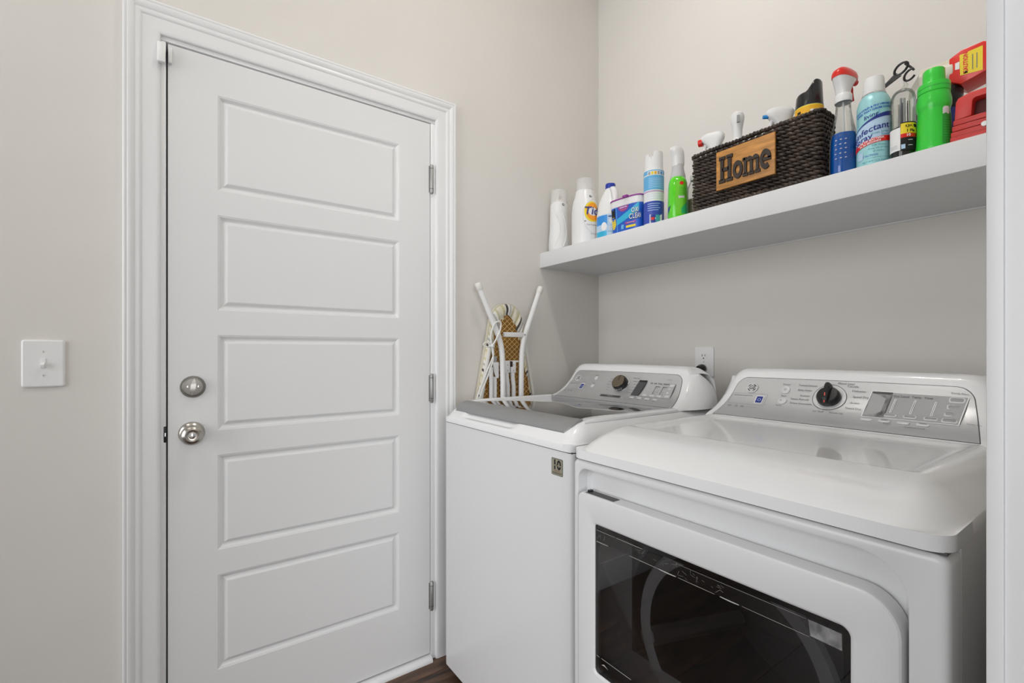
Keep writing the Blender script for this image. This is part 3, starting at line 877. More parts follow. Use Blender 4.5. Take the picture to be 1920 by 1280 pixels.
text('lettering', 'deep fill', 0.0075, cw.fn(0.0026), LGRAY, wp, at=(-0.004, 0.0425))
dp = lab(poly_patch('display_window', cw.fn(0.0022), [(0.083, 0.058), (0.118, 0.058), (0.124, 0.128), (0.089, 0.128)], DGRAY, wp), 'dark display window')
poly_patch('display_header', cw.fn(0.0027), [(0.089, 0.121), (0.1235, 0.121), (0.124, 0.128), (0.0895, 0.128)], BLACK, dp)
poly_patch('key_field', cw.fn(0.0019), [(0.126, 0.058), (0.247, 0.058), (0.243, 0.124), (0.130, 0.124)], mat('key_field', (0.50, 0.505, 0.51), 0.4, metal=0.4), wp)
text('lettering', 'Soil  Spin  Temp  Options', 0.0075, cw.fn(0.0026), GRAYT, wp, bold=0.0002, at=(0.18, 0.1185))
for i in range(3):
    u = 0.139 + i * 0.030
    patch('indicator_bar', cw.fn(0.0026), u - 0.0009, u + 0.0009, 0.073, 0.107, DGRAY, wp, nu=1, nv=4)
    if i: patch('indicator_bar', cw.fn(0.0026), u, u + 0.018, 0.1052, 0.107, DGRAY, wp, nu=2, nv=1)
    for j, t in enumerate(('Max', 'Heavy', 'Normal', 'Light')):
        cw.txt(t, u + 0.004, 0.101 - j * 0.009, 0.005, GRAYT, wp, align='LEFT')
    cw.key('key', u + 0.003, 0.0645, 0.019, 0.008, 0.0018, LGRAY, wp)
for j in range(4): cw.key('key', 0.232, 0.114 - j * 0.0155, 0.018, 0.009, 0.0018, LGRAY, wp)
for i, t in enumerate(('Delay', 'Stain', 'Fill', 'Rinse')):
    k = cw.key('key', 0.098 + i * 0.033, 0.046, 0.020, 0.008, 0.0018, LGRAY, wp)
    cw.txt(t, 0.098 + i * 0.033, 0.0365, 0.0055, GRAYT, wp)
cw.txt('Lid Lock', 0.214, 0.136, 0.0055, GRAYT, wp)
# energy sticker on the cabinet front
stk = lab(MB().prism(rrect(0.7075, 0.8620, 0.7515, 0.9060, 0.0035, 3), WF + 0.0045, WF + 0.0032, 'y').build('warranty_sticker', mat('sticker_border', (0.10, 0.10, 0.085), 0.4), wa, smooth=False), 'small gold and black sticker reading 10')
fS = lambda off: (lambda u, v: (u, WF + 0.0032 - off, v))
STK = mat('sticker_gold', (0.36, 0.34, 0.255), 0.35, metal=0.3)
poly_patch('sticker_face', fS(0.0004), rrect(0.7092, 0.8637, 0.7498, 0.9043, 0.003, 3), STK, stk)
text('lettering', '10', 0.034, fS(0.0008), BLACKM, stk, bold=0.0012, at=(0.7295, 0.8885), sx=0.95)
patch('number_band', fS(0.0012), 0.7105, 0.7485, 0.8868, 0.8893, STK, stk, nu=2, nv=1)
text('lettering', 'YEAR', 0.0030, fS(0.0015), BLACKM, stk, at=(0.7295, 0.8880))
text('lettering', 'LIMITED', 0.0068, fS(0.0008), mat('sticker_red', (0.25, 0.07, 0.05), 0.5), stk, at=(0.7305, 0.8735))
text('lettering', 'WARRANTY', 0.0066, fS(0.0008), BLACKM, stk, at=(0.7305, 0.8680))

# ---- dryer
DX0, DX1 = 0.810, 1.496
DF, DB = -0.9310, -0.225
FP = -0.9255       # front sheet
dr = tag(empty('dryer'), 'white front-load dryer with a window door, nearest the camera', 'dryer')
# front sheet with a recess for the door
RE = rrect(0.8295, 0.330, 1.4530, 0.9060, (0.03, 0.055, 0.060, 0.026), 8)
OUT = rrect(DX0 + 0.001, 0.040, DX1 - 0.001, 0.9265, (0.016, 0.016, 0.016, 0.016), 8)
m = MB(); n = len(RE)
def y3(P, y): return [(u, y, v) for u, v in P]
rings = [y3(OUT, FP + 0.05), y3(OUT, FP + 0.012), y3(inset(OUT, 0.0012), FP + 0.0062), y3(inset(OUT, 0.0040), FP + 0.0022), y3(inset(OUT, 0.0075), FP + 0.0004), y3(inset(OUT, 0.011), FP), y3(inset(RE, -0.004), FP), y3(inset(RE, -0.001), FP + 0.0012), y3(RE, FP + 0.004), y3(inset(RE, 0.003), FP + 0.026), y3(inset(RE, 0.010), FP + 0.033), y3(inset(rrect(0.8860, 0.4490, 1.3890, 0.7880, (0.010, 0.012, 0.014, 0.006), 8), -0.003), FP + 0.034)]
V = [v for r in rings for v in r]; F = []
for i in range(len(rings) - 1):
    for k in range(n): F.append((i * n + k, i * n + (k + 1) % n, (i + 1) * n + (k + 1) % n, (i + 1) * n + k))
front = lab(mesh('front_panel', V, F, CABW, dr, angle=30), 'white front sheet with a recessed door opening')
# cabinet side wrap, a little narrower, with its folded edge
m = MB().box((DX0 + 0.004, FP + 0.048, 0.040), (DX0 + 0.006, DB, 0.9262)).box((DX1 - 0.006, FP + 0.048, 0.040), (DX1 - 0.004, DB, 0.9262)).box((DX0 + 0.006, DB - 0.002, 0.040), (DX1 - 0.006, DB, 0.9262)).box((DX0 + 0.006, FP + 0.048, 0.040), (DX1 - 0.006, DB - 0.002, 0.042))
m.build('cabinet', CABW, dr, smooth=False)
MB().box((DX0 + 0.006, FP + 0.036, 0.300), (DX0 + 0.012, FP + 0.086, 0.92)).build('inner_side', DGRAY, dr, smooth=False)
MB().box((DX1 - 0.0062, FP + 0.0515, 0.042), (DX1 - 0.0012, FP + 0.0575, 0.926)).build('side_bead', CABW, dr, bevel=0.002)
MB().box((DX0 + 0.012, FP + 0.030, 0.012), (DX1 - 0.012, DB - 0.02, 0.041)).build('toe_base', BLACKM, dr, smooth=False)
for fx in (DX0 + 0.04, DX1 - 0.04):
    for fy in (DF + 0.08, DB - 0.07):
        MB().lathe([(0.022, 0.0), (0.022, 0.010), (0.010, 0.013)], 14, (fx, fy, 0.0)).build('levelling_foot', BLACK, dr)
# top
def dz(x, y):
    dx = min(x - DX0, DX1 - x); dy = y - DF
    a = max(0, 1 - dy / 0.135); b = max(0, 1 - dx / 0.062)
    t = max(0, 1 - (a ** 2.4 + b ** 2.4) ** (1 / 2.4))
    z = 0.9510 + 0.0490 * (1 - (1 - t) ** 1.7)
    mm = min(dy - 0.135, dx - 0.062)
    return z - 0.0085 * smooth01(mm / 0.030) * (1 - smooth01((y + 0.455) / 0.03))
ys = [DF + d for d in (0, .0008, .002, .004, .007, .011, .016, .022, .029, .037, .046, .056, .067, .079, .092, .105, .118, .130, .137, .143, .149, .155, .161, .167, .175)] + [lerp(DF + 0.19, -0.47, i / 16) for i in range(17)] + [-0.458, -0.45, -0.442, -0.435, -0.42, -0.35, -0.29, DB]
xs = [DX0 + d for d in (0, .0008, .002, .004, .008, .013, .019, .026, .034, .043, .053, .062, .070, .078, .086, .094)] + [lerp(DX0 + 0.11, DX1 - 0.11, i / 40) for i in range(41)] + [DX1 - d for d in (.094, .086, .078, .070, .062, .053, .043, .034, .026, .019, .013, .008, .004, .002, .0008, 0)]
height_grid('top_cover', xs, ys, dz, 0.9295, ENAMEL, dr, rad=0.030)
MB().box((DX0 + 0.005, DF + 0.010, 0.9255), (DX1 - 0.005, DB - 0.002, 0.9300)).build('seam', DGRAY, dr, smooth=False)
# door
DO = rrect(0.8310, 0.345, 1.4485, 0.8520, (0.02, 0.045, 0.052, 0.016), 8)
WI = rrect(0.8860, 0.4490, 1.3890, 0.7880, (0.010, 0.012, 0.014, 0.006), 8)
n = len(DO)
YD = FP - 0.0045
rings = [y3(DO, FP + 0.030), y3(DO, YD + 0.007), y3(inset(DO, 0.0015), YD + 0.0025), y3(inset(DO, 0.004), YD + 0.0005), y3(inset(DO, 0.008), YD), y3(inset(WI, -0.006), YD), y3(inset(WI, -0.0025), YD + 0.0015), y3(WI, YD + 0.004), y3(WI, FP + 0.020)]
V = [v for r in rings for v in r]; F = []
for i in range(len(rings) - 1):
    for k in range(n): F.append((i * n + k, i * n + (k + 1) % n, (i + 1) * n + (k + 1) % n, (i + 1) * n + k))
ddoor = lab(mesh('door', V, F, CABW, dr, angle=28), 'white dryer door with rounded right corner')
# smoked window
GL = clear_mat('smoked_glass', (0.66, 0.66, 0.665), 0.03, 0.02)
lab(mesh('window_glass', y3(WI, YD + 0.0050) + y3(WI, YD + 0.0085), [tuple(range(n)), tuple(range(2 * n - 1, n - 1, -1))] + [(k, (k + 1) % n, n + (k + 1) % n, n + k) for k in range(n)], GL, ddoor, smooth=False), 'smoked glass window')
BLK = mat('window_border', (0.006, 0.006, 0.007), 0.3)
inn = inset(WI, 0.011)
mesh('window_border', y3(WI, YD + 0.0088) + y3(inn, YD + 0.0088), [(k, (k + 1) % n, n + (k + 1) % n, n + k) for k in range(n)], BLK, ddoor, smooth=False)
# what shows through it: inner door tub, drum mouth, drum with a vane
TUB = mat('inner_tub', (0.42, 0.42, 0.43), 0.4)
inb = [(u, v) for u, v in inset(WI, 0.035)]
V = y3(WI, FP + 0.015) + y3(inset(WI, 0.012), FP + 0.045) + y3(inb, FP + 0.085)
mesh('inner_tub', V, [(i * n + k, i * n + (k + 1) % n, (i + 1) * n + (k + 1) % n, (i + 1) * n + k) for i in range(2) for k in range(n)], TUB, ddoor, angle=60)
DRUM = mat('drum_steel', (0.16, 0.16, 0.165), 0.35, metal=0.3)
LIP = mat('drum_lip', (0.42, 0.42, 0.43), 0.35)
cxd, czd = 1.150, 0.585
MB().lathe([(0.235, 0.085), (0.250, 0.095), (0.255, 0.12), (0.262, 0.14), (0.262, 0.50), (0.0, 0.505)], 56, (cxd, FP, czd), 'y', caps=False).build('drum', DRUM, dr)
MB().lathe([(0.175, 0.082), (0.186, 0.078), (0.200, 0.080), (0.206, 0.088)], 56, (cxd, FP, czd), 'y', caps=False).build('drum_lip', LIP, dr)
for k in range(3):
    a = radians(200 + 120 * k)
    pts = []
    for i in range(9):
        t = i / 8
        aa = a + 0.28 * t
        pts.append((cxd + 0.235 * cos(aa), FP + 0.13 + 0.35 * t, czd + 0.235 * sin(aa)))
    MB().tube(pts, 0.022, 8).build('drum_vane', LIP, dr)
# thin dark strip standing for the shade in the door's hand grip pocket
m = MB().prism([(0.853, 0.8528), (0.932, 0.8528), (0.940, 0.8522), (0.940, 0.8500), (0.853, 0.8500)], YD + 0.006, YD + 0.028, 'y')
m.build('grip_shade_strip', DGRAY, ddoor, smooth=False)
MB().box((0.853, YD + 0.012, 0.8505), (0.861, YD + 0.024, 0.8570)).build('grip_end', BLACK, ddoor, bevel=0.001)
# hinge in the right-hand gap
hg = MB().box((1.4492, FP + 0.004, 0.640), (1.4518, FP + 0.022, 0.735)).build('door_hinge', MGRAY, ddoor, smooth=False)
for zc in (0.728, 0.715, 0.700, 0.672, 0.655):
    MB().lathe([(0, -0.004), (0.002, -0.003), (0.002, 0.003), (0, 0.004)], 8, (1.4505, FP + 0.002, zc), caps=False).build('hinge_pin', CHROME if zc > 0.71 else BLACK, hg)
# left-over clear tape on the glass
TAPE = clear_mat('clear_tape', (0.80, 0.80, 0.80), 0.035, 0.22)
TAPEW = mat('cloudy_tape', (0.55, 0.55, 0.55), 0.35, alpha=0.34, var=0.5, vscale=60)
SCR = mat('pale_tape_mark', (0.62, 0.61, 0.57), 0.3, alpha=0.75)  # pale tone for tape edges, creases and scratches
yg = YD + 0.0047
fG = lambda u, v: (u, yg - 0.0002, v)
tp = lab(patch('packing_tape', lambda u, v: (u, yg, v), 0.889, 1.378, lambda u: 0.749 + 0.003 * sin(u * 60) * 0.3 + 0.004 * (u - 1.1), lambda u: 0.7755 + 0.0006 * sin(u * 190), TAPE, ddoor, nu=60, nv=2), 'strip of clear tape left on the glass')
poly_patch('tape_end', fG, [(1.336, 0.752), (1.378, 0.7505), (1.3775, 0.7750), (1.333, 0.7760)], TAPEW, tp)
rnd = random.Random(3)
fG2 = lambda u, v: (u, yg - 0.0004, v)
for u0, u1, vv, w in ((0.889, 0.925, 0.7495, 0.0009), (0.985, 1.060, 0.7497, 0.0006), (1.060, 1.100, 0.7497, 0.0016), (1.105, 1.180, 0.7497, 0.0005), (1.190, 1.225, 0.7499, 0.0015), (1.23, 1.335, 0.7500, 0.0004), (0.889, 0.945, 0.7753, 0.0005), (1.10, 1.33, 0.7753, 0.0003), (0.95, 1.02, 0.7755, 0.0006)):
    patch('tape_edge', fG2, u0, u1, lambda u: vv - w * (0.5 + 0.5 * sin((u - u0) / (u1 - u0) * pi)), lambda u: vv + w * 0.4, SCR, tp, nu=8, nv=1)
for i in range(38):
    u = rnd.choice((rnd.uniform(0.89, 1.03), rnd.uniform(1.05, 1.2))); v = rnd.uniform(0.752, 0.774); a = rnd.uniform(0, pi); L = rnd.uniform(0.001, 0.006); w = 0.00025
    dx, dz_ = cos(a) * L, sin(a) * L
    mesh('scratch', [fG2(u - dx, v - dz_), fG2(u + dx, v + dz_), fG2(u + dx - sin(a) * w, v + dz_ + cos(a) * w), fG2(u - dx - sin(a) * w, v - dz_ + cos(a) * w)], [(0, 1, 2, 3)], SCR, tp, smooth=False)
tp2 = patch('packing_tape', lambda u, v: (u, yg, v), 0.889, 1.2, 0.4640, 0.4890, TAPE, ddoor, nu=20, nv=2)
for u0, u1, vv in ((0.889, 0.899, 0.4885), (0.905, 0.99, 0.4887)):
    patch('tape_edge', fG2, u0, u1, vv - 0.0006, vv + 0.0004, SCR, tp2, nu=4, nv=1)
poly_patch('tape_crease', fG2, [(0.905, 0.474), (0.913, 0.479), (0.926, 0.473), (0.915, 0.4755)], SCR, tp2)
# console and its controls
cd = Console(DX0, dr)
cd.body(ENAMEL)
dp_ = lab(cd.panel(mat('silver_panel_light', (0.60, 0.605, 0.615), 0.33, metal=0.5, bump=0.02, bscale=60, aniso=(1, 40, 40)), top=0.160, hb=0.2825, ht=0.2545, rad=0.026), 'brushed silver control panel')
cd.panel(DGRAY, top=0.1615, hb=0.2842, ht=0.2562, rad=0.027, bot=0.009, name='panel_gap', off=0.0004)
emblem(cd, -0.210, 0.126, 0.0165, dp_)
info_card(cd, -0.212, 0.087, dp_)
for v, t in ((0.126, 'Power'), (0.090, 'Start')):
    cd.txt(t, -0.118, v + 0.0165, 0.0075, GRAYT, dp_)
    bt = cd.disc('button', -0.118, v, [(0.0118, 0), (0.0118, 0.001), (0.0100, 0.0020), (0.0, 0.0026)], LGRAY, dp_)
    f = (lambda vv: (lambda a, b: tuple(Vector(cd.fn(0.0016)(-0.118 + a, vv + b)) + cd.frame(-0.118, vv)[3] * 0.0030)))(v)
    if t == 'Power': ring_patch('power_symbol', f, circ(0, 0, 0.0028, 14), 0.0007, GRAYT, bt)
    else: poly_patch('play_symbol', f, [(-0.004, -0.002), (-0.0005, 0), (-0.004, 0.002)], GRAYT, bt)
cd.txt('Pause', -0.122, 0.073, 0.0065, GRAYT, dp_)
ku, kv = -0.008, 0.110
ring_patch('dial_ring', cd.fn(0.0020), circ(ku, kv, 0.0385, 48), 0.0013, DGRAY, dp_)
poly_patch('dial_disc', cd.fn(0.0018), circ(ku, kv, 0.0372, 48), mat('dial_disc', (0.68, 0.68, 0.69), 0.3, metal=0.3), dp_)
kn = lab(cd.disc('dial', ku, kv, [(0.0270, 0.001), (0.0275, 0.004), (0.0265, 0.012), (0.0225, 0.0185), (0.0, 0.0200)], BLACK, dp_, n=36), 'glossy black dial')
p, a, b, c = cd.frame(ku, kv)
V = []; F = []; N = 12
for i in range(N + 1):
    t = i / N; yv = lerp(-0.027, 0.027, t)
    w = 0.0085 * (1 - 0.25 * abs(2 * t - 1) ** 3); hh = lerp(0.026, 0.036, smooth01(t)) - 0.010 * max(0, abs(2 * t - 1) - 0.7) / 0.3 * (1 if t < .5 else .4)
    for (xx, zz_) in ((-w, 0.004), (w, 0.004), (w * 0.9, hh * 0.8), (w * 0.55, hh), (-w * 0.55, hh), (-w * 0.9, hh * 0.8)):
        V.append(p + a * xx + b * yv + c * zz_)
for i in range(N):
    for k in range(6): F.append((6 * i + k, 6 * i + (k + 1) % 6, 6 * i + 6 + (k + 1) % 6, 6 * i + 6 + k))
F += [tuple(range(5, -1, -1)), tuple(6 * N + k for k in range(6))]
gb = mesh('dial_grip', V, F, BLACK, kn, angle=40)
V = [p + a * x + b * y + c * z for x, y, z in ((-0.0012, -0.0265, 0.0205), (0.0014, -0.0265, 0.0205), (0.0014, -0.004, 0.0315), (-0.0012, -0.004, 0.0315))]
mesh('pointer', V, [(0, 1, 2, 3)], mat('pointer_red', (0.65, 0.05, 0.03), 0.4), kn, smooth=False)
for i, t in enumerate(('Mixed Load', 'Casuals', 'Delicates', 'Speed Dry', 'Active', 'Timed Dry')):
    cd.txt(t, ku + (0.012, 0.034, 0.046, 0.050, 0.048, 0.040)[i], kv + 0.043 - (0, 0.007, 0.019, 0.035, 0.053, 0.070)[i], 0.0078, GRAYT, dp_, align='LEFT')
for i, t in enumerate(('Towels/Sheets', 'Baby Items', 'Sanitize', 'Steam Refresh', 'Steam Dewrinkle')):
    cd.txt(t, ku - (0.034, 0.044, 0.046, 0.045, 0.034)[i], kv + 0.032 - (0, 0.014, 0.031, 0.043, 0.057)[i], 0.0078, GRAYT, dp_, align='RIGHT')
cd.txt('Air Fluff', ku - 0.014, kv - 0.047, 0.0075, GRAYT, dp_)
cd.txt('Warm Up', ku + 0.026, kv - 0.047, 0.0075, GRAYT, dp_)
# display and keys
u0, u1, v0, v1 = 0.077, 0.246, 0.062, 0.136
def sk(u, v): return (u + 0.10 * (v - 0.099), v)
poly_patch('display_frame', cd.fn(0.0020), [sk(u0 - 0.002, v0 - 0.002), sk(u1 + 0.002, v0 - 0.002), sk(u1 + 0.002, v1 + 0.002), sk(u0 - 0.002, v1 + 0.002)], WHITEP, dp_)
kf = poly_patch('key_field', cd.fn(0.0024), [sk(u0, v0), sk(u1, v0), sk(u1, v1), sk(u0, v1)], mat('key_field_dark', (0.34, 0.345, 0.35), 0.5, metal=0.15), dp_)
dsp = lab(poly_patch('display_window', cd.fn(0.0028), [sk(u0, v0), sk(u0 + 0.040, v0), sk(u0 + 0.040, v1), sk(u0, v1)], mat('display_film', (0.20, 0.20, 0.205), 0.45, var=0.7, vscale=45, metal=0.15), kf), 'display window under peeling film')
poly_patch('display_header', cd.fn(0.0031), [sk(u0, v1 - 0.006), sk(u0 + 0.040, v1 - 0.006), sk(u0 + 0.040, v1), sk(u0, v1)], DGRAY, dsp)
text('lettering', 'Dry Level  Temp  Time', 0.0075, cd.fn(0.0030), GRAYT, kf, bold=0.0002, at=(0.158, 0.127))
for i in range(3):
    u = 0.126 + i * 0.036
    ring_patch('indicator_bar', cd.fn(0.0032), [sk(u - 0.0020, 0.080), sk(u + 0.0020, 0.080), sk(u + 0.0020, 0.119), sk(u - 0.0020, 0.119)], 0.0012, WHITEP, kf)
    for j, t in enumerate(('More Dry', 'Dry', 'Less Dry', 'Damp') if i == 1 else ('High', 'Medium', 'Low', 'Extra Low')):
        if i: cd.txt(t, sk(u + 0.006, 0)[0] + 0.10 * (0.02 - j * 0.01) + 0.0099, 0.116 - j * 0.0105, 0.0058, GRAYT, kf, align='LEFT')
    kk = cd.key('key', u - 0.001, 0.0715, 0.025, 0.0095, 0.0026, LGRAY, kf)
    cd_k = cd.key('key_top', u - 0.001, 0.0715, 0.021, 0.0066, 0.0032, MGRAY, kk)
for j in range(4):
    u, v = sk(0.2305, 0.1265 - j * 0.0185)
    kk = cd.key('key', u, v, 0.0265, 0.0135, 0.0026, LGRAY, kf)
    cd.key('key_top', u, v, 0.0225, 0.0100, 0.0032, MGRAY, kk)
for i in range(4):
    kk = cd.key('key', 0.084 + i * 0.0345, 0.0515, 0.0225, 0.0090, 0.0022, LGRAY, dp_)
    if i in (1, 3): cd.key('key_top', 0.084 + i * 0.0345, 0.0535, 0.014, 0.0025, 0.0028, GRAYT, kk)
cd.txt('Control Lock', 0.176, 0.0385, 0.0065, GRAYT, dp_)
cd.txt('Extend', 0.126, 0.0430, 0.0055, GRAYT, dp_)
cd.txt('Damp Alert', 0.236, 0.144, 0.0060, GRAYT, dp_)
cd.txt('Sensor Dry', 0.2545, 0.068, 0.0050, GRAYT, dp_, align='LEFT')

# ------------------------------------------------------------------ things on the shelf
def thing(name, label, cat, group=None):
    return tag(empty(name), label, cat, group)

# 1 white scent-booster bottle in the corner
t = thing('laundry_bottle', 'slim plain white laundry bottle with a clear cap, first on the shelf by the corner', 'bottle')
B = Bottle(0.0585, -0.313, SZ, [(0, .040, .037), (.004, .045, .042), (.015, .049, .045), (.035, .0505, .046), (.065, .049, .044), (.095, .0445, .041), (.13, .042, .040), (.18, .0405, .039), (.212, .039, .038), (.220, .0365, .036), (.224, .0345, .0345)], phi=-0.75)
B.shell('body', PLAST, t)
for d0 in (-0.35, 0.45):
    V = []; F = []
    for i in range(21):
        z = .02 + .15 * i / 20; a0 = d0 + 0.45 * sin(i / 20 * pi)
        for k in range(5):
            w = (k - 2) * 0.07
            V.append(B.pt(B.view + a0 + w, z, 0.0022 * exp(-((k - 2) / 1.0) ** 2) - 0.0003))
    for i in range(20):
        for k in range(4): F.append((i * 5 + k, i * 5 + k + 1, i * 5 + k + 6, i * 5 + k + 5))
    mesh('swirl_ridge', V, F, PLAST, t)
C2 = Bottle(0.0585, -0.313, SZ, [(.217, .0372, .0372), (.222, .0375, .0375), (.268, .0355, .0355), (.2755, .0335, .0335), (.2765, .0, .0)])
lab(C2.shell('cap', CLEARC, t, caps=False), 'clear measuring cap')
MB().lathe([(0.030, 0.2245), (0.024, 0.232), (0.016, 0.236), (0.015, 0.256), (0.012, 0.259), (0, 0.259)], 20, (0.0585, -0.313, SZ), caps=False).build('spout', PLASTW, t)
MB().box((0.0585 + 0.012, -0.325, SZ + 0.237), (0.0585 + 0.018, -0.315, SZ + 0.254)).build('spout_tip', mat('tan_plastic', (0.42, 0.29, 0.2), 0.4), t, bevel=0.001)
def mark(B, u, v, r, parent):
    d = poly_patch('emblem', B.fn(0.0006), circ(u, v, r, 16), GRAYT, parent)
    poly_patch('emblem_mark', B.fn(0.0010), circ(u + r * 0.2, v + r * 0.2, r * 0.45, 10), WHITEP, d)
mark(B, 0.021, 0.206, 0.0062, t)

# 2 detergent bottle with the orange bullseye
t = thing('detergent_bottle', 'white detergent bottle with an orange round logo and clear dispenser cap', 'bottle')
B = Bottle(0.2000, -0.290, SZ, [(0, .056, .048), (.004, .060, .051), (.012, .0625, .053), (.06, .0640, .053), (.12, .0640, .053), (.165, .0615, .052), (.190, .055, .049), (.212, .0455, .043), (.232, .0385, .0385), (.240, .036, .036), (.2405, .030, .030)], phi=-0.25)
B.shell('body', PLAST, t)
C2 = Bottle(0.2000, -0.290, SZ, [(.238, .0365, .0365), (.243, .037, .037), (.282, .0355, .0355), (.289, .0335, .0335), (.290, .0, .0)])
lab(C2.shell('cap', CLEARC, t, caps=False), 'clear dosing cap')
MB().lathe([(0.030, 0.2405), (0.028, 0.246), (0.014, 0.248), (0.013, 0.266), (0.010, 0.268), (0, 0.268)], 20, (0.2000, -0.290, SZ), caps=False).build('spout', PLAST, t)
ring_patch('label_groove', B.fn(0.0008), circ(0.046, 0.120, 0.054, 40, 0.074), 0.0016, LGRAY, t)
lb = lab(poly_patch('bullseye', B.fn(0.0008), circ(0.031, 0.138, 0.033, 28, 0.043), YELLOW, t), 'orange and yellow bullseye')
poly_patch('bullseye_ring', B.fn(0.0011), circ(0.033, 0.138, 0.027, 28, 0.037), ORANGE, lb)
poly_patch('bullseye_middle', B.fn(0.0014), circ(0.033, 0.138, 0.020, 24, 0.018), WHITEP, lb)
text('lettering', 'Tide', 0.047, B.fn(0.0036), NAVY, lb, bold=0.0005, shear=0.15, at=(0.036, 0.139), sx=0.95)
text('lettering', 'free & gentle', 0.0085, B.fn(0.0010), GRAYT, t, at=(0.030, 0.083))
poly_patch('small_print', B.fn(0.0009), rrect(-0.002, 0.096, 0.005, 0.100, 0.001, 2), GRAYT, t)
text('lettering', '92 fl oz', 0.0075, B.fn(0.0010), GRAYT, t, at=(0.034, 0.045))
mark(B, 0.024, 0.206, 0.0062, t)
# 3 bleach jug
t = thing('bleach_jug', 'white bleach jug with a blue screw cap and moulded handle', 'jug')
B = Bottle(0.3180, -0.2600, SZ, [(0, .054, .050), (.004, .058, .054), (.012, .0600, .056), (.09, .0600, .056), (.112, .0590, .055), (.135, .055, .052), (.160, .050, .047), (.185, .039, .038), (.205, .029, .029), (.219, .0205, .0205), (.226, .0185, .0185)], phi=-0.6)
B.shell('body', PLAST, t)
lab(MB().lathe([(0.0195, 0.2225), (0.0203, 0.224), (0.0203, 0.240), (0.0190, 0.2432), (0, 0.2438)], 24, (0.3180, -0.2600, SZ), caps=False).build('cap', mat('blue_cap', (0.012, 0.035, 0.36), 0.35), t), 'blue ribbed cap')
pts = [B.pt(B.view + 0.30, z, o) for z, o in ((.217, .000), (.210, .014), (.192, .0205), (.168, .0190), (.146, .0105), (.130, -.002))]
MB().tube(pts, [.010, .0115, .012, .012, .012, .010], 12).build('handle', PLAST, t)
wrap = lab(patch('label', B.fn(0.0006), -0.075, 0.090, 0.012, 0.106, PALEB, t, nu=30, nv=8), 'blue and white paper label')
patch('label_swoosh', B.fn(0.0010), -0.072, -0.012, lambda u: 0.066 - 0.15 * max(0, u + 0.045), lambda u: 0.103, BLUE2, wrap, nu=14, nv=4)
poly_patch('label_cloth', B.fn(0.0012), circ(-0.026, 0.058, 0.013, 16, 0.017), WHITEP, wrap)
patch('label_band', B.fn(0.0010), -0.072, -0.014, 0.014, 0.040, CYAN, wrap, nu=10, nv=3)
patch('label_bar', B.fn(0.0010), -0.008, 0.03, 0.094, 0.0985, NAVY, wrap, nu=8, nv=1)
for k in range(6):
    a = k * pi / 3
    poly_patch('flower_petal', B.fn(0.0011), circ(0.006 + 0.0065 * cos(a), 0.078 + 0.0065 * sin(a), 0.0052, 10), WHITEP, wrap)
for i in range(3): patch('label_line', B.fn(0.0010), -0.006, 0.028, 0.052 - i * 0.007, 0.0545 - i * 0.007, WHITEP, wrap, nu=6, nv=1)
patch('label_bar', B.fn(0.0010), -0.011, 0.03, 0.0355, 0.038, CYAN, wrap, nu=8, nv=1)
for i in range(2):
    for j in range(2): poly_patch('label_icon', B.fn(0.0010), circ(0.0 + 0.016 * i, 0.028 - 0.009 * j, 0.0035, 10), WHITEP, wrap)

# 4 stain remover tub
t = thing('stain_remover_tub', 'blue powder tub with a purple rimmed lid', 'tub')
tx, ty = 0.4750, -0.3130
B = Bottle(tx, ty, SZ, [(0, .064, .043, 4.5), (.003, .0665, .045, 4.5), (.05, .0690, .0475, 4.5), (.098, .0718, .0500, 4.5), (.0985, .0722, .0510, 4.5), (.108, .0728, .0520, 4.5), (.122, .0730, .0525, 4.5)], phi=0.06, sub=3)
B.shell('tub', PLAST, t, n=64)
L2 = Bottle(tx, ty, SZ, [(.1215, .0730, .0525, 4.5), (.1225, .0748, .0545, 4.5), (.1265, .0748, .0545, 4.5), (.1275, .069, .050, 4.5)], phi=0.06, sub=2)
lab(L2.shell('lid', PURPLE, t, n=64), 'purple lid rim')
MB().box((tx + 0.006, ty - 0.0625, SZ + 0.1225), (tx + 0.028, ty - 0.050, SZ + 0.1305)).build('lid_tab', PURPLE, t, bevel=0.002)
# flat front label: u along x, v height, on the front face and wrapping the left end
def ff(off):
    def f(u, v):
        # u: signed girth distance from the front-left corner region; theta from plan position
        x = u; th = atan2(-1.0, x / 0.0495) if abs(x) < 0.0615 else atan2(-1.0, x / 0.0495)
        return B.pt(th + B.phi * 0, v, off)
    return f
lb = lab(patch('label', ff(0.0007), -0.40, 0.30, 0.004, 0.097, BLUE, t, nu=60, nv=8), 'glossy blue label')
patch('label_glow', ff(0.0010), -0.030, 0.085, lambda u: 0.030 + 0.35 * (u + 0.03), lambda u: min(0.0965, 0.052 + 0.42 * (u + 0.03)), CYAN, lb, nu=20, nv=3)
patch('label_edge', ff(0.0010), -0.031, -0.0285, 0.004, 0.097, SKYB, lb, nu=1, nv=6)
poly_patch('label_square', ff(0.0012), rrect(-0.062, 0.058, -0.036, 0.094, 0.001, 2), BLACKM, lb)
poly_patch('label_yellow', ff(0.0012), [(-0.062, 0.056), (-0.036, 0.056), (-0.034, 0.034), (-0.040, 0.022), (-0.0485, 0.016), (-0.058, 0.022), (-0.064, 0.034)], YELLOW, lb)
text('lettering', 'BRIGHTEN', 0.0046, ff(0.0015), YELLOW, lb, at=(-0.049, 0.0625), sx=0.9)
for i in range(4): poly_patch('label_line', ff(0.0015), rrect(-0.058, 0.047 - i * 0.0075, -0.041, 0.0485 - i * 0.0075, 0.0004, 1), NAVY, lb)
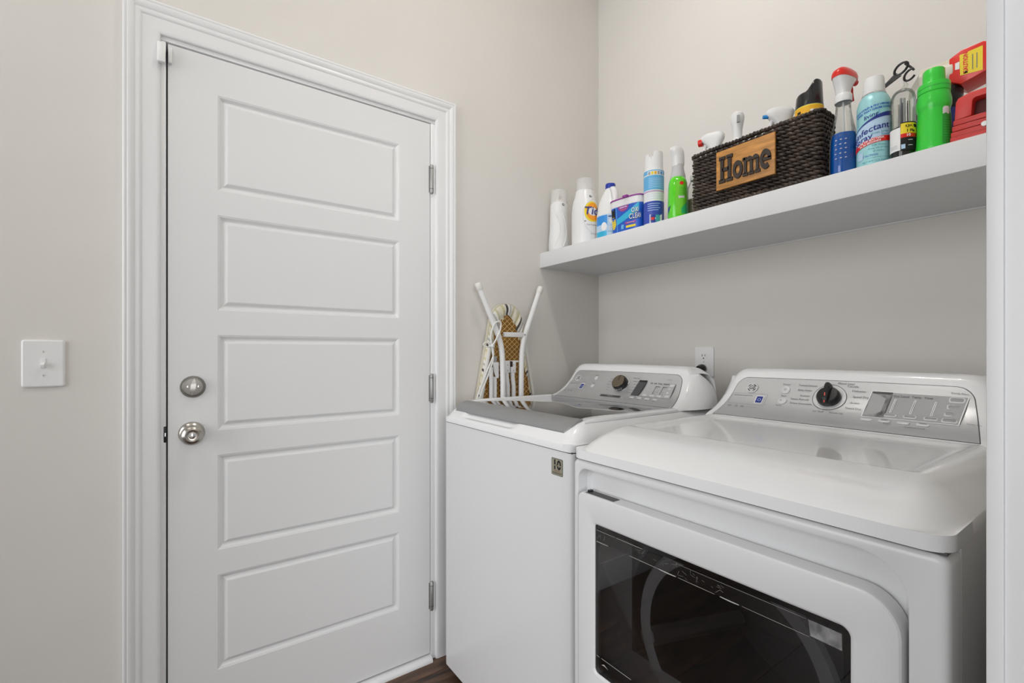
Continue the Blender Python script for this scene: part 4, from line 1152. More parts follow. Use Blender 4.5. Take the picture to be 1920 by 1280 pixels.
poly_patch('label_oval', ff(0.0012), [(-0.022 + 0.048 * i / 12, 0.0965) for i in range(13)] + [(0.002 + 0.024 * cos(a), 0.0965 - 0.021 * sin(a)) for a in [pi * k / 12 for k in range(1, 12)]], PURPLE, lb)
text('lettering', 'ELIMINATES', 0.0060, ff(0.0015), WHITEP, lb, bold=0.0002, at=(0.002, 0.091))
text('lettering', 'tough stains', 0.0052, ff(0.0015), ORANGE, lb, at=(0.002, 0.0835))
for (tt, u, v, s) in (('OXI', 0.0590, 0.0710, 0.024), ('CLEAN', 0.0660, 0.0500, 0.026)):
    text('lettering', tt, s, ff(0.0014), BLACKM, lb, bold=0.0014, at=(u + 0.0008, v - 0.0008), sx=0.9, spacing=1.12)
    text('lettering', tt, s, ff(0.0018), WHITEP, lb, bold=0.0003, at=(u, v), sx=0.9, spacing=1.12)
poly_patch('label_plate', ff(0.0014), rrect(0.008, 0.026, 0.062, 0.035, 0.002, 2), PURPLE, lb)
text('lettering', 'STAIN REMOVER', 0.0050, ff(0.0018), WHITEP, lb, at=(0.034, 0.0305))
patch('label_bar', ff(0.0012), 0.012, 0.062, 0.013, 0.021, YELLOW, lb, nu=6, nv=1)
poly_patch('label_scoop', ff(0.0012), [(-0.012, 0.012), (0.0, 0.012), (0.002, 0.028), (-0.010, 0.028)], SKYB, lb)

# 5 tall aerosol
t = thing('aerosol_can', 'tall blue and white aerosol can with an open white cap', 'spray can')
ax_, ay_ = 0.5870, -0.329
B = Bottle(ax_, ay_, SZ, [(0, .0325, .0325), (.003, .0342, .0342), (.006, .0342, .0342), (.192, .0342, .0342), (.197, .0325, .0325), (.203, .0318, .0318)])
B.shell('can', PLAST, t, zs=[0, .003, .006, .03, .1, .15, .192, .195, .197, .203], n=48)
CAPR = 0.0318
def cap_h(d):
    h = 0.258
    if -0.62 < d < 0.02: h = 0.258 - 0.018 * smooth01((d + 0.62) / 0.10) * smooth01((0.02 - d) / 0.06) - 0.008 * (1 if -0.34 < d < -0.22 else 0)
    elif d <= -0.62: h = 0.250
    return h
V = []; F = []; n = 120
for k in range(n):
    d = -pi + 2 * pi * k / n; a = B.view + d
    for r, z in ((CAPR, 0.2005), (CAPR - 0.001, cap_h(d)), (CAPR - 0.0035, cap_h(d)), (CAPR - 0.0035, 0.2005)):
        V.append((ax_ + r * cos(a), ay_ + r * sin(a), SZ + z))
for k in range(n):
    k2 = (k + 1) % n
    for j in range(3): F.append((4 * k + j, 4 * k2 + j, 4 * k2 + j + 1, 4 * k + j + 1))
lab(mesh('cap', V, F, PLAST, t), 'white notched cap')
MB().lathe([(0.028, 0.203), (0.020, 0.212), (0.008, 0.216), (0.008, 0.232), (0, 0.233)], 16, (ax_, ay_, SZ), caps=False).build('nozzle', PLAST, t)
f1 = B.fn(0.0005)
lb = lab(patch('label', f1, -0.107, 0.107, 0.006, 0.191, WHITEP, t, nu=60, nv=6), 'printed blue and white sleeve')
f1 = B.fn(0.0008)
patch('label_band', f1, -0.1, 0.1, 0.176, 0.1905, SKYB, lb, nu=48, nv=1)
patch('label_band', f1, -0.1, 0.1, 0.122, 0.172, SKYB, lb, nu=48, nv=2)
patch('label_band', f1, -0.1, 0.1, 0.114, 0.119, mat('mauve_print', (0.5, 0.36, 0.58), 0.4), lb, nu=48, nv=1)
patch('label_band', f1, -0.1, 0.1, 0.006, 0.082, mat('royal_print', (0.035, 0.07, 0.42), 0.35), lb, nu=48, nv=2)
f2 = B.fn(0.0011)
patch('picture_strip', f2, -0.022, 0.034, 0.1725, 0.187, WHITEP, lb, nu=20, nv=1)
for i, mm in enumerate((MGRAY, YELLOW, AMBER, MGRAY, BLUE2)): poly_patch('picture', B.fn(0.0014), rrect(-0.019 + i * 0.0105, 0.1745, -0.0115 + i * 0.0105, 0.185, 0.001, 2), mm, lb)
for i in range(6): patch('print_line', f2, -0.018, 0.032, 0.160 - i * 0.006, 0.1615 - i * 0.006, PALEB, lb, nu=12, nv=1)
for i in range(3): patch('print_line', f2, -0.026, 0.034, 0.106 - i * 0.008, 0.1072 - i * 0.008, PALEB, lb, nu=12, nv=1)
for i in range(4): patch('print_line', f2, -0.022, 0.022 - 0.006 * (i % 2), 0.072 - i * 0.0075, 0.0738 - i * 0.0075, PALEB, lb, nu=10, nv=1)
poly_patch('print_panel', f2, rrect(-0.014, 0.006, 0.030, 0.036, 0.001, 2), WHITEP, lb)
poly_patch('print_block', B.fn(0.0014), rrect(-0.011, 0.009, 0.004, 0.033, 0.001, 2), NAVY, lb)
poly_patch('print_block', B.fn(0.0016), rrect(-0.009, 0.016, 0.002, 0.025, 0.001, 2), RED, lb)
poly_patch('print_block', B.fn(0.0014), rrect(0.006, 0.009, 0.021, 0.033, 0.001, 2), TEAL, lb)

# spray-trigger head, shared form: built at (x, y, z) facing angle fa (direction the nozzle points)
def trigger_head(t, x, y, z, fa, s=1.0, m=None, cap=None, trig=None, hood=None, noz=None, nr=1.0):
    ca, sa = cos(fa), sin(fa)
    def W(f, w, h): return (x + s * (f * ca - w * sa), y + s * (f * sa + w * ca), z + s * h)
    # collar
    MB().lathe([(0.0150 * s, 0), (0.0155 * s, 0.002 * s), (0.0155 * s, 0.014 * s), (0.0135 * s, 0.017 * s), (0, 0.017 * s)], 24, (x, y, z), caps=False).build('collar', hood or m, t)
    # body: lofted sections along height (front, back, half width)
    S = [(0.015, 0.0120, -0.0125, 0.0115), (0.024, 0.0125, -0.0135, 0.0120), (0.034, 0.0170, -0.0175, 0.0130), (0.044, 0.0260, -0.0220, 0.0140), (0.052, 0.0335, -0.0250, 0.0145), (0.059, 0.0350, -0.0250, 0.0140), (0.065, 0.0320, -0.0215, 0.0120), (0.069, 0.0230, -0.0130, 0.0080), (0.0705, 0.0120, -0.0040, 0.0035)]
    V = []; F = []; n = 20
    for h, fr, bk, hw in S:
        for k in range(n):
            a = 2 * pi * k / n; c, q = cos(a), sin(a)
            c = abs(c) ** 0.7 * (1 if c > 0 else -1); q = abs(q) ** 0.7 * (1 if q > 0 else -1)
            V.append(W((fr + bk) / 2 + (fr - bk) / 2 * c, hw * q, h))
    for i in range(len(S) - 1):
        for k in range(n): F.append((i * n + k, i * n + (k + 1) % n, (i + 1) * n + (k + 1) % n, (i + 1) * n + k))
    F += [tuple(range(n - 1, -1, -1)), tuple((len(S) - 1) * n + k for k in range(n))]
    hd = mesh('sprayer_head', V, F, m, t)
    if cap:
        S2 = [(0.050, 0.0340, -0.0258, 0.0152), (0.057, 0.0368, -0.0265, 0.0150), (0.064, 0.0345, -0.0235, 0.0132), (0.0700, 0.0250, -0.0150, 0.0090), (0.0722, 0.0120, -0.0050, 0.0040)]
        V = []
        for h, fr, bk, hw in S2:
            for k in range(n):
                a = 2 * pi * k / n; c, q = cos(a), sin(a)
                c = abs(c) ** 0.7 * (1 if c > 0 else -1); q = abs(q) ** 0.7 * (1 if q > 0 else -1)
                V.append(W((fr + bk) / 2 + (fr - bk) / 2 * c, hw * q, h))
        F = []
        for i in range(len(S2) - 1):
            for k in range(n): F.append((i * n + k, i * n + (k + 1) % n, (i + 1) * n + (k + 1) % n, (i + 1) * n + k))
        F += [tuple(range(n - 1, -1, -1)), tuple((len(S2) - 1) * n + k for k in range(n))]
        mesh('head_cap', V, F, cap, t)
    # nozzle
    P = [W(f, 0, 0.0510) for f in (0.030, 0.041)]
    MB().tube(P, [0.0066 * s * nr, 0.0060 * s * nr], 14).build('nozzle', noz or cap or trig or m, t)
    # trigger
    P = [W(0.020, 0, 0.043), W(0.0245, 0, 0.034), W(0.0255, 0, 0.022), W(0.030, 0, 0.010)]
    MB().tube(P, [0.0045 * s, 0.0045 * s, 0.0042 * s, 0.0036 * s], 10).build('trigger', trig or m, t)
    return W

# 6 green spray bottle
t = thing('green_spray_bottle', 'bright green spray bottle with a white hood, left of the basket', 'spray bottle')
gx, gy = 0.6880, -0.333
B = Bottle(gx, gy, SZ, [(0, .034, .029, 2.6), (.003, .0370, .031, 2.6), (.02, .0380, .032, 2.6), (.085, .0370, .0315, 2.6), (.112, .0350, .0300, 2.6), (.128, .0320, .0280, 2.4), (.139, .0255, .0235, 2.2), (.146, .0180, .0180)], phi=-0.95)
lab(B.shell('bottle', GREENL, t), 'bright green bottle')
S = Bottle(gx, gy, SZ, [(.136, .0255, .0240), (.142, .0255, .0240), (.160, .0220, .0205), (.176, .0190, .0180), (.184, .0195, .0180)])
S.shell('neck_shroud', mat('gray_shroud', (0.55, 0.55, 0.56), 0.35), t)
n = 22; V = []; F = []
fa = B.view - 0.75
HS = [(.180, .0185, -.0200, .0185), (.188, .0190, -.0225, .0195), (.200, .0205, -.0225, .0200), (.212, .0215, -.0220, .0202), (.222, .0270, -.0220, .0205), (.231, .0310, -.0205, .0200), (.240, .0290, -.0165, .0165), (.2455, .0200, -.0080, .0100), (.247, .0080, .0, .003)]
for h, fr, bk, hw in HS:
    for k in range(n):
        a = 2 * pi * k / n; c, q = cos(a), sin(a)
        f = (fr + bk) / 2 + (fr - bk) / 2 * c; w = hw * q
        V.append((gx + f * cos(fa) - w * sin(fa), gy + f * sin(fa) + w * cos(fa), SZ + h))
for i in range(len(HS) - 1):
    for k in range(n): F.append((i * n + k, i * n + (k + 1) % n, (i + 1) * n + (k + 1) % n, (i + 1) * n + k))
F += [tuple(range(n - 1, -1, -1)), tuple((len(HS) - 1) * n + k for k in range(n))]
lab(mesh('sprayer_head', V, F, PLAST, t), 'rounded white sprayer hood')
MB().tube([(gx + 0.016 * cos(fa + pi), gy + 0.016 * sin(fa + pi), SZ + z) for z in (.225, .205, .188, .172)], [.006, .006, .005, .003], 10).build('hood_tail', PLAST, t)
MB().box((gx - 0.023, gy - 0.006, SZ + .148), (gx - 0.020, gy + 0.004, SZ + .156)).build('shroud_clip', BLACK, t)
f1 = B.fn(0.0005)
lb = lab(patch('label', f1, -0.006, 0.052, 0.010, 0.122, mat('lime_print', (0.16, 0.62, 0.03), 0.3), t, nu=20, nv=8), 'lime printed label')
patch('label_shade', B.fn(0.0008), 0.010, 0.052, lambda u: 0.012, lambda u: 0.030 + 1.1 * (u - 0.010), mat('jade_print', (0.03, 0.50, 0.16), 0.3), lb, nu=10, nv=2)
poly_patch('seal', B.fn(0.0010), circ(0.011, 0.113, 0.0062, 14), RED, lb)
for i in range(7): patch('print_line', B.fn(0.0009), 0.004, 0.022 + 0.003 * (i % 2), 0.098 - i * 0.0045, 0.0990 - i * 0.0045, DGREEN, lb, nu=6, nv=1)
poly_patch('print_block', B.fn(0.0010), rrect(0.002, 0.062, 0.019, 0.0715, 0.0006, 1), LGRAY, lb)
poly_patch('corner_mark', B.fn(0.0010), [(-0.036, 0.036), (-0.022, 0.044), (-0.025, 0.032), (-0.031, 0.022), (-0.037, 0.022)], NAVY, t)

# 7 clear bottle half hidden by the basket
t = thing('clear_bottle', 'clear bottle with pinkish liquid half hidden behind the left end of the basket', 'bottle')
B = Bottle(0.706, -0.270, SZ, [(0, .021, .021), (.003, .0225, .0225), (.08, .0225, .0225), (.115, .0205, .0205), (.135, .012, .012), (.142, .009, .009)])
B.shell('bottle', CLEAR, t, caps=False)
I = Bottle(0.706, -0.270, SZ, [(0.002, .020, .020), (.075, .020, .020)])
I.shell('liquid', mat('pink_liquid', (0.62, 0.48, 0.44), 0.2), t)
MB().lathe([(0.0105, 0.140), (0.0105, 0.158), (0, 0.159)], 18, (0.706, -0.270, SZ), caps=False).build('cap', PLAST, t)

# 8 woven basket
bk = thing('woven_basket', 'dark brown woven storage basket with a wooden Home plaque', 'basket')
ROPE = mat('dark_wicker', (0.045, 0.030, 0.021), 0.42, var=0.75, vscale=28, bump=0.35, bscale=260)
BX0, BX1, BY0, BY1 = 0.7640, 1.1290, -0.3610, -0.2715
def rpath(x0, y0, x1, y1, r, step=0.0042):
    P = rrect(x0, y0, x1, y1, r, 8); out = []
    n = len(P)
    for i in range(n):
        a, b = P[i], P[(i + 1) % n]; L = sqrt((b[0] - a[0]) ** 2 + (b[1] - a[1]) ** 2)
        k = max(1, int(round(L / step)))
        for j in range(k): out.append((lerp(a[0], b[0], j / k), lerp(a[1], b[1], j / k)))
    return out
def rope(name, z, grow, r, amp, pitch, ph, strands=2, m=ROPE):
    P = rpath(BX0 - grow, BY0 - grow, BX1 + grow, BY1 + grow, 0.012)
    n = len(P); L = [0]
    for i in range(1, n + 1):
        a, b = P[i - 1], P[i % n]; L.append(L[-1] + sqrt((b[0] - a[0]) ** 2 + (b[1] - a[1]) ** 2))
    turns = round(L[-1] / pitch)
    mb = MB(); rr_ = random.Random(int(z * 10000))
    for s in range(strands):
        pts = []; rad = []
        for i in range(n):
            a, b = P[i - 1], P[(i + 1) % n]; tx_, ty_ = b[0] - a[0], b[1] - a[1]; q = sqrt(tx_ * tx_ + ty_ * ty_) or 1
            nx_, ny_ = ty_ / q, -tx_ / q
            an = -2 * pi * turns * L[i] / L[-1] + ph + 2 * pi * s / strands
            d = amp * cos(an); h = amp * 0.62 * sin(an)
            pts.append((P[i][0] + nx_ * d, P[i][1] + ny_ * d, z + h + 0.0006 * sin(L[i] * 37 + z * 90)))
            rad.append(r * (0.90 + 0.18 * sin(L[i] * 61 + s * 2 + z * 300)))
        mb.tube(pts, rad, 6, closed=True)
    return mb.build(name, m, bk, angle=70)
NR = 14
for i in range(NR):
    z = SZ + 0.0095 + i * 0.0121
    rope('woven_row', z, 0.0, 0.0044, 0.0040, 0.034, (i % 2) * pi / 2 + i * 0.35)
rope('base_braid', SZ + 0.0065, 0.0010, 0.0046, 0.0040, 0.024, 0.3)
rope('rim_braid', SZ + 0.1790, 0.0015, 0.0048, 0.0042, 0.021, 0.0)
m = MB()
for k in range(18):
    x = lerp(BX0 + 0.012, BX1 - 0.012, k / 17)
    for y in (BY0 + 0.002, BY1 - 0.002): m.tube([(x, y, SZ + 0.003), (x, y, SZ + 0.178)], 0.0036, 6)
for k in range(1, 4):
    y = lerp(BY0, BY1, k / 4)
    for x in (BX0 + 0.002, BX1 - 0.002): m.tube([(x, y, SZ + 0.003), (x, y, SZ + 0.178)], 0.0036, 6)
m.build('stakes', ROPE, bk)
m = MB()
for z0_, z1_ in ((0.002, 0.165),):
    P = rrect(BX0 + 0.005, BY0 + 0.005, BX1 - 0.005, BY1 - 0.005, 0.01, 4)
    n = len(P); V = [(u, v, SZ + z0_) for u, v in P] + [(u, v, SZ + z1_) for u, v in P]
    m.add(V, [(i, (i + 1) % n, n + (i + 1) % n, n + i) for i in range(n)] + [tuple(range(n))])
m.build('light_block_wall', mat('light_block_dark', (0.02, 0.014, 0.01), 0.9), bk, smooth=False)  # dark inner wall added to block light through the weave
# plaque
WOODP = mat('plaque_wood', (0.50, 0.235, 0.062), 0.5, var=0.35, vscale=5, aniso=(3, 1, 22), bump=0.1, bscale=30)
PX0, PX1, PZ0, PZ1 = 0.8545, 1.0260, SZ + 0.0430, SZ + 0.1580
pq = lab(MB().box((PX0, BY0 - 0.0185, PZ0), (PX1, BY0 - 0.0105, PZ1)).build('plaque', WOODP, bk, bevel=0.001), 'honey coloured wooden plaque')
LET = mat('letter_brown', (0.035, 0.024, 0.018), 0.55)
def letter(polys, x, z, sx, sz):
    m = MB()
    for P in polys: m.prism([(x + sx * u, z + sz * v) for u, v in P], BY0 - 0.0182, BY0 - 0.0235, 'y')
    return m.build('letter', LET, pq, smooth=False)
def R4(u0, v0, u1, v1): return [(u0, v0), (u1, v0), (u1, v1), (u0, v1)]
def arcband(cx, cy, r0, r1, a0, a1, sx=1.0, n=20):
    out = []
    for i in range(n):
        a, b = a0 + (a1 - a0) * i / n, a0 + (a1 - a0) * (i + 1) / n
        out.append([(cx + sx * r0 * cos(a), cy + r0 * sin(a)), (cx + sx * r1 * cos(a), cy + r1 * sin(a)), (cx + sx * r1 * cos(b), cy + r1 * sin(b)), (cx + sx * r0 * cos(b), cy + r0 * sin(b))])
    return out
ls = 0.080; lz = PZ0 + 0.017
letter([R4(0.06, 0.1, 0.20, 0.9), R4(0.38, 0.1, 0.52, 0.9), R4(0.15, 0.42, 0.43, 0.56), R4(0.0, 0.0, 0.26, 0.13), R4(0.32, 0.0, 0.58, 0.13), R4(0.0, 0.87, 0.26, 1.0), R4(0.32, 0.87, 0.58, 1.0)], PX0 + 0.0115, lz, 0.0715, 0.078)
letter(arcband(0.24, 0.34, 0.16, 0.345, 0, 2 * pi, 0.72, 28), PX0 + 0.0545, lz, 0.059, 0.076)
letter([R4(0.06, 0.08, 0.18, 0.66), R4(0.33, 0.08, 0.45, 0.52), R4(0.60, 0.08, 0.72, 0.52), R4(0.0, 0.0, 0.23, 0.11), R4(0.28, 0.0, 0.50, 0.11), R4(0.55, 0.0, 0.78, 0.11), R4(0.0, 0.56, 0.13, 0.66)] + arcband(0.315, 0.50, 0.03, 0.165, 0, pi, 0.85, 10) + arcband(0.585, 0.50, 0.03, 0.165, 0, pi, 0.85, 10), PX0 + 0.0835, lz, 0.064, 0.080)
letter(arcband(0.24, 0.36, 0.17, 0.36, 0, 1.72 * pi, 0.74, 26) + [R4(0.09, 0.30, 0.50, 0.42)], PX0 + 0.1345, lz + 0.002, 0.056, 0.078)

# things standing in the basket
FL = SZ + 0.004
def basket_body(t, x, y, r, h, m):
    Bt = Bottle(x, y, FL, [(0, r * .94, r * .94), (.003, r, r), (h * .75, r, r), (h * .92, r * .7, r * .7), (h, .014, .014)], sub=2)
    Bt.shell('bottle', m, t, n=28)
t = thing('red_tip_spray_bottle', 'white spray bottle with a red nozzle in the left end of the basket', 'spray bottle', 'spray bottles in the basket')
basket_body(t, 0.811, -0.3165, 0.029, 0.166, PLAST)
trigger_head(t, 0.811, -0.3165, FL + 0.166, pi + 0.25, 1.2, PLAST, None, PLAST, PLAST, RED, 1.5)
t = thing('white_trigger_bottle', 'white trigger spray bottle standing tallest in the left half of the basket', 'spray bottle', 'spray bottles in the basket')
basket_body(t, 0.886, -0.3165, 0.028, 0.20, PLAST)
x, y, z = 0.886, -0.3165, FL + 0.198
fa = -0.95
HS = [(0, .014, -.014, .014), (.012, .0135, -.0135, .0135), (.026, .013, -.014, .0135), (.040, .016, -.016, .0155), (.054, .020, -.019, .0185), (.066, .022, -.020, .0195), (.076, .020, -.018, .0175), (.083, .012, -.011, .011), (.085, .004, -.004, .004)]
V = []; F = []; n = 24
for h, fr, b_, hw in HS:
    for k in range(n):
        a = 2 * pi * k / n
        f = (fr + b_) / 2 + (fr - b_) / 2 * cos(a); w = hw * sin(a)
        V.append((x + f * cos(fa) - w * sin(fa), y + f * sin(fa) + w * cos(fa), z + h))
for i in range(len(HS) - 1):
    for k in range(n): F.append((i * n + k, i * n + (k + 1) % n, (i + 1) * n + (k + 1) % n, (i + 1) * n + k))
F += [tuple(range(n - 1, -1, -1)), tuple((len(HS) - 1) * n + k for k in range(n))]
mesh('sprayer_head', V, F, PLAST, t)
MB().box((-0.0042, -0.003, 0.045), (0.0042, 0.003, 0.066)).build('vent_slot', MGRAY, t)
o = bpy.data.objects[[ob.name for ob in bpy.data.objects if ob.name.startswith('vent_slot')][-1]]
o.matrix_world = Matrix.Translation((x + 0.0195 * cos(fa), y + 0.0195 * sin(fa), z)) @ Matrix.Rotation(fa + pi / 2, 4, 'Z')
t = thing('white_hooded_bottle', 'white round-shouldered spray bottle with a blue edge in the middle of the basket', 'spray bottle', 'spray bottles in the basket')
basket_body(t, 1.016, -0.3165, 0.028, 0.165, PLAST)
trigger_head(t, 1.016, -0.3165, FL + 0.157, pi + 0.75, 1.22, PLAST, None, PLAST, PLAST, BLUE2, 0.7)
t = thing('black_cap_can', 'black capped spray can with an amber band, highest in the basket', 'spray can')
bx_, by_ = 1.0860, -0.3170
B = Bottle(bx_, by_, FL, [(0, .031, .031), (.003, .033, .033), (.205, .033, .033), (.208, .0325, .0325)])
B.shell('can', PLASTW, t, zs=[0, .003, .1, .205, .208], n=40)
patch('label_band', B.fn(0.0005), -0.10, 0.10, 0.186, 0.2055, AMBER, t, nu=40, nv=1)
patch('label_edge', B.fn(0.0007), -0.10, 0.10, 0.2035, 0.2065, YELLOW, t, nu=40, nv=1)
poly_patch('label_mark', B.fn(0.0008), rrect(-0.030, 0.188, -0.020, 0.195, 0.001, 1), BLACKM, t)
patch('label_paper', B.fn(0.0008), 0.002, 0.045, 0.168, 0.193, WHITEP, t, nu=12, nv=2)
for i in range(4): patch('print_line', B.fn(0.0011), 0.005, 0.036, 0.188 - i * 0.005, 0.1893 - i * 0.005, GRAYT, t, nu=6, nv=1)
V = []; F = []; n = 64
def caph(d):   # scooped actuator cap: low on the left, tall thumb rest on the right
    return 0.208 + 0.0405 + 0.0165 * smooth01((d + 0.35) / 0.9) if d > -1.9 else 0.208 + 0.0405
for k in range(n):
    d = -pi + 2 * pi * k / n; a = B.view + d
    w = smooth01((sin(d) + 0.35) / 1.0)
    H = 0.246 + 0.030 * w
    for r, z_ in ((.0332, .2075), (.0325, .215), (.0300, H - 0.006), (.0275, H - 0.001), (.0245, H), (.0185, H - 0.003 - 0.008 * (1 - w)), (.009, 0.246 - 0.004 + 0.018 * w), (0, 0.246 + 0.004)):
        V.append((bx_ + r * cos(a), by_ + r * sin(a), FL + z_))
for k in range(n):
    k2 = (k + 1) % n
    for j in range(7): F.append((8 * k + j, 8 * k2 + j, 8 * k2 + j + 1, 8 * k + j + 1))
lab(mesh('actuator_cap', V, F, BLACK, t), 'scooped black actuator cap')

# 9 blue window cleaner
t = thing('glass_cleaner_bottle', 'clear spray bottle of blue glass cleaner with a red and white trigger head', 'spray bottle')
wx, wy = 1.1715, -0.3330
WS = [(0, .0275, .025, 2.6), (.003, .0295, .027, 2.8), (.010, .0305, .028, 2.8), (.055, .0305, .028, 2.8), (.090, .0295, .027, 2.8), (.115, .0265, .0245, 2.5), (.135, .0215, .021, 2.3), (.155, .0180, .0180, 2.0), (.175, .0165, .0165, 2.0), (.188, .0155, .0155, 2.0)]
B = Bottle(wx, wy, SZ, WS, phi=-0.95)
lab(B.shell('bottle', CLEAR, t, caps=False), 'clear ribbed bottle')
I = Bottle(wx, wy, SZ, [(0.0015, .0255, .023, 2.6), (.004, .0278, .0254, 2.8), (.010, .0290, .0265, 2.8), (.055, .0290, .0265, 2.8), (.090, .0280, .0255, 2.8), (.104, .0262, .0242, 2.6)], phi=-0.95)
lab(I.shell('liquid', LIQB, t), 'blue liquid')
for r_ in range(6):
    for c_ in range(3):
        u = -0.017 + c_ * 0.0095 + 0.001 * (r_ % 2); v = 0.096 - r_ * 0.0115
        MB().lathe([(0, -.0030), (.0011, -.0015), (.0011, .0015), (0, .0030)], 8, (0, 0, 0), 'x', caps=False)
        p = Vector(B.fn(0.0004)(u, v)); q = Vector(B.fn(0.0004)(u + 0.004, v + 0.0006))
        MB().tube([p, (p + q) / 2, q], [.0006, .0013, .0006], 6).build('grip_dimple', WHITEP if r_ else CLEAR, t)
MB().tube([(wx + 0.003, wy, SZ + 0.01), (wx + 0.001, wy, SZ + 0.10), (wx, wy, SZ + 0.19)], 0.0022, 8).build('dip_tube', PLAST, t)
trigger_head(t, wx, wy, SZ + 0.186, radians(78), 1.22, PLAST, RED, RED, PLAST)

# 10 disinfectant spray
t = thing('disinfectant_can', 'aqua disinfectant spray can with a white cap', 'spray can')
dx_, dy_ = 1.2365, -0.3355
B = Bottle(dx_, dy_, SZ, [(0, .0320, .0320), (.002, .0342, .0342), (.006, .0344, .0344), (.142, .0344, .0344), (.155, .0325, .0325), (.166, .0285, .0285), (.174, .0235, .0235), (.178, .0215, .0215)])
lab(B.shell('can', AQUA, t, n=48), 'aqua printed can')
lab(MB().lathe([(0.0218, .1765), (0.0222, .178), (0.0205, .210), (0.0190, .2155), (0.016, .2165), (0, .2165)], 32, (dx_, dy_, SZ), caps=False).build('cap', PLAST, t), 'white cap')
MB().lathe([(0.0245, .1735), (0.0240, .1760), (0.0222, .1775)], 32, (dx_, dy_, SZ), caps=False).build('rim', CHROME, t)
f1 = B.fn(0.0005)
lb = lab(patch('label_field', f1, -0.052, 0.050, lambda u: 0.040 + 0.30 * (u + 0.05) - 1.6 * (u + 0.05) ** 2 * 0.9, lambda u: 0.083 + 0.62 * (u + 0.05) - 3.0 * (u + 0.05) ** 2, PALEB, t, nu=40, nv=4), 'pale blue label with red and blue bands')
patch('blue_arc', B.fn(0.0009), -0.052, 0.044, lambda u: 0.081 + 0.62 * (u + 0.05) - 3.0 * (u + 0.05) ** 2, lambda u: 0.083 + 0.62 * (u + 0.05) - 3.0 * (u + 0.05) ** 2 + 0.0085 * smooth01((u + 0.05) / 0.09), NAVY, lb, nu=40, nv=2)
def redc(u): return 0.038 + 0.30 * (u + 0.05) - 1.44 * (u + 0.05) ** 2
patch('red_band', B.fn(0.0009), -0.052, 0.046, lambda u: redc(u), lambda u: redc(u) + 0.0125, RED, lb, nu=40, nv=2)
def bent(g):  # lettering that follows the arcs
    f = B.fn(0.0012)
    return lambda u, v: f(u, v + g(u))
g1 = lambda u: 0.62 * (u + 0.05) - 3.0 * (u + 0.05) ** 2
g2 = lambda u: redc(u) - 0.038
text('lettering', 'Disinfectant', 0.0205, bent(lambda u: 0.5 * (g1(u) + g2(u))), NAVY, lb, bold=0.0003, at=(-0.0185, 0.0675))
text('lettering', 'Spray', 0.0190, bent(g2), NAVY, lb, bold=0.0003, at=(-0.024, 0.0565))
text('lettering', 'Fresh Linen', 0.0075, bent(g2), TEAL, lb, at=(0.012, 0.0610))
text('lettering', 'Scent', 0.0075, bent(g2), TEAL, lb, at=(0.022, 0.0540))
text('lettering', '99.9% OF BACTERIA', 0.0062, bent(g2), WHITEP, lb, bold=0.0002, at=(-0.008, 0.0470))
text('lettering', 'IN 30 SECONDS', 0.0060, bent(g2), WHITEP, lb, bold=0.0002, at=(-0.008, 0.0410))
text('lettering', 'living', 0.0140, bent(lambda u: g1(u) * 0.6), NAVY, lb, bold=0.0001, at=(-0.0055, 0.1030))
ring_patch('logo_frame', bent(lambda u: g1(u) * 0.6), [(-0.036, 0.0955), (0.010, 0.0955), (0.010, 0.1110), (-0.036, 0.1110)], 0.0006, BLUE2, lb)
text('lettering', 'KILLS COLD & FLU VIRUSES', 0.0062, bent(lambda u: g1(u) * 0.5), BLUE, lb, bold=0.0002, at=(-0.004, 0.1250))
text('lettering', 'FUNGI THAT CAUSE COVID-19', 0.0060, bent(lambda u: g1(u) * 0.5), BLUE, lb, bold=0.0002, at=(0.002, 0.1175))
for i, tt in enumerate(('Kills Viruses', 'Keep out of reach', 'of children')): text('lettering', tt, 0.0056, B.fn(0.0008), TEAL, lb, at=(0.010, 0.0445 - i * 0.0070))
text('lettering', 'CAUTION', 0.0065, B.fn(0.0008), BLUE, lb, at=(-0.007, 0.0215))
patch('print_line', B.fn(0.0008), -0.014, 0.034, 0.0150, 0.0156, TEAL, lb, nu=12, nv=1)
text('lettering', 'NET WT 12.5 OZ (354 g)', 0.0060, B.fn(0.0008), TEAL, lb, at=(0.008, 0.0075))
patch('pale_panel', B.fn(0.0008), -0.036, -0.022, 0.016, 0.034, PALEB, lb, nu=6, nv=2)

# 11 black-handled scissors
t = thing('scissors', 'black scissors with open handle loops leaning behind the aqua can', 'scissors')
ysx = -0.2850
def px(u, w): return (u, ysx, w)
def loop(cx_, cz_, a_, b_, rot, a0, a1, r0, n=26, closed=False):
    P = []
    for i in range(n):
        a = a0 + (a1 - a0) * i / (n if closed else n - 1)
        c, q = a_ * cos(a), b_ * sin(a)
        P.append(px(cx_ + c * cos(rot) - q * sin(rot), cz_ + c * sin(rot) + q * cos(rot)))
    return MB().tube(P, r0, 8, closed=closed)
m = loop(1.2755, 1.8660, 0.0148, 0.0105, 0.75, 0, 2 * pi, 0.0028, closed=True)
m.build('handle_loop', BLACK, t)
m = loop(1.2925, 1.8435, 0.0135, 0.0098, 0.95, 0.15, 2 * pi - 1.5, 0.0026)
m.build('handle_loop', BLACK, t)
V = [(1.2655, 1.8600), (1.2760, 1.8490), (1.2415, 1.8320), (1.2060, 1.8010), (1.2040, 1.8030), (1.2380, 1.8370)]
MB().prism(V, ysx - 0.002, ysx + 0.002, 'y').build('shank', BLACK, t, smooth=False)
MB().tube([px(1.283, 1.8745), px(1.293, 1.862), px(1.3000, 1.8510)], 0.0024, 8).build('finger_rest', BLACK, t)
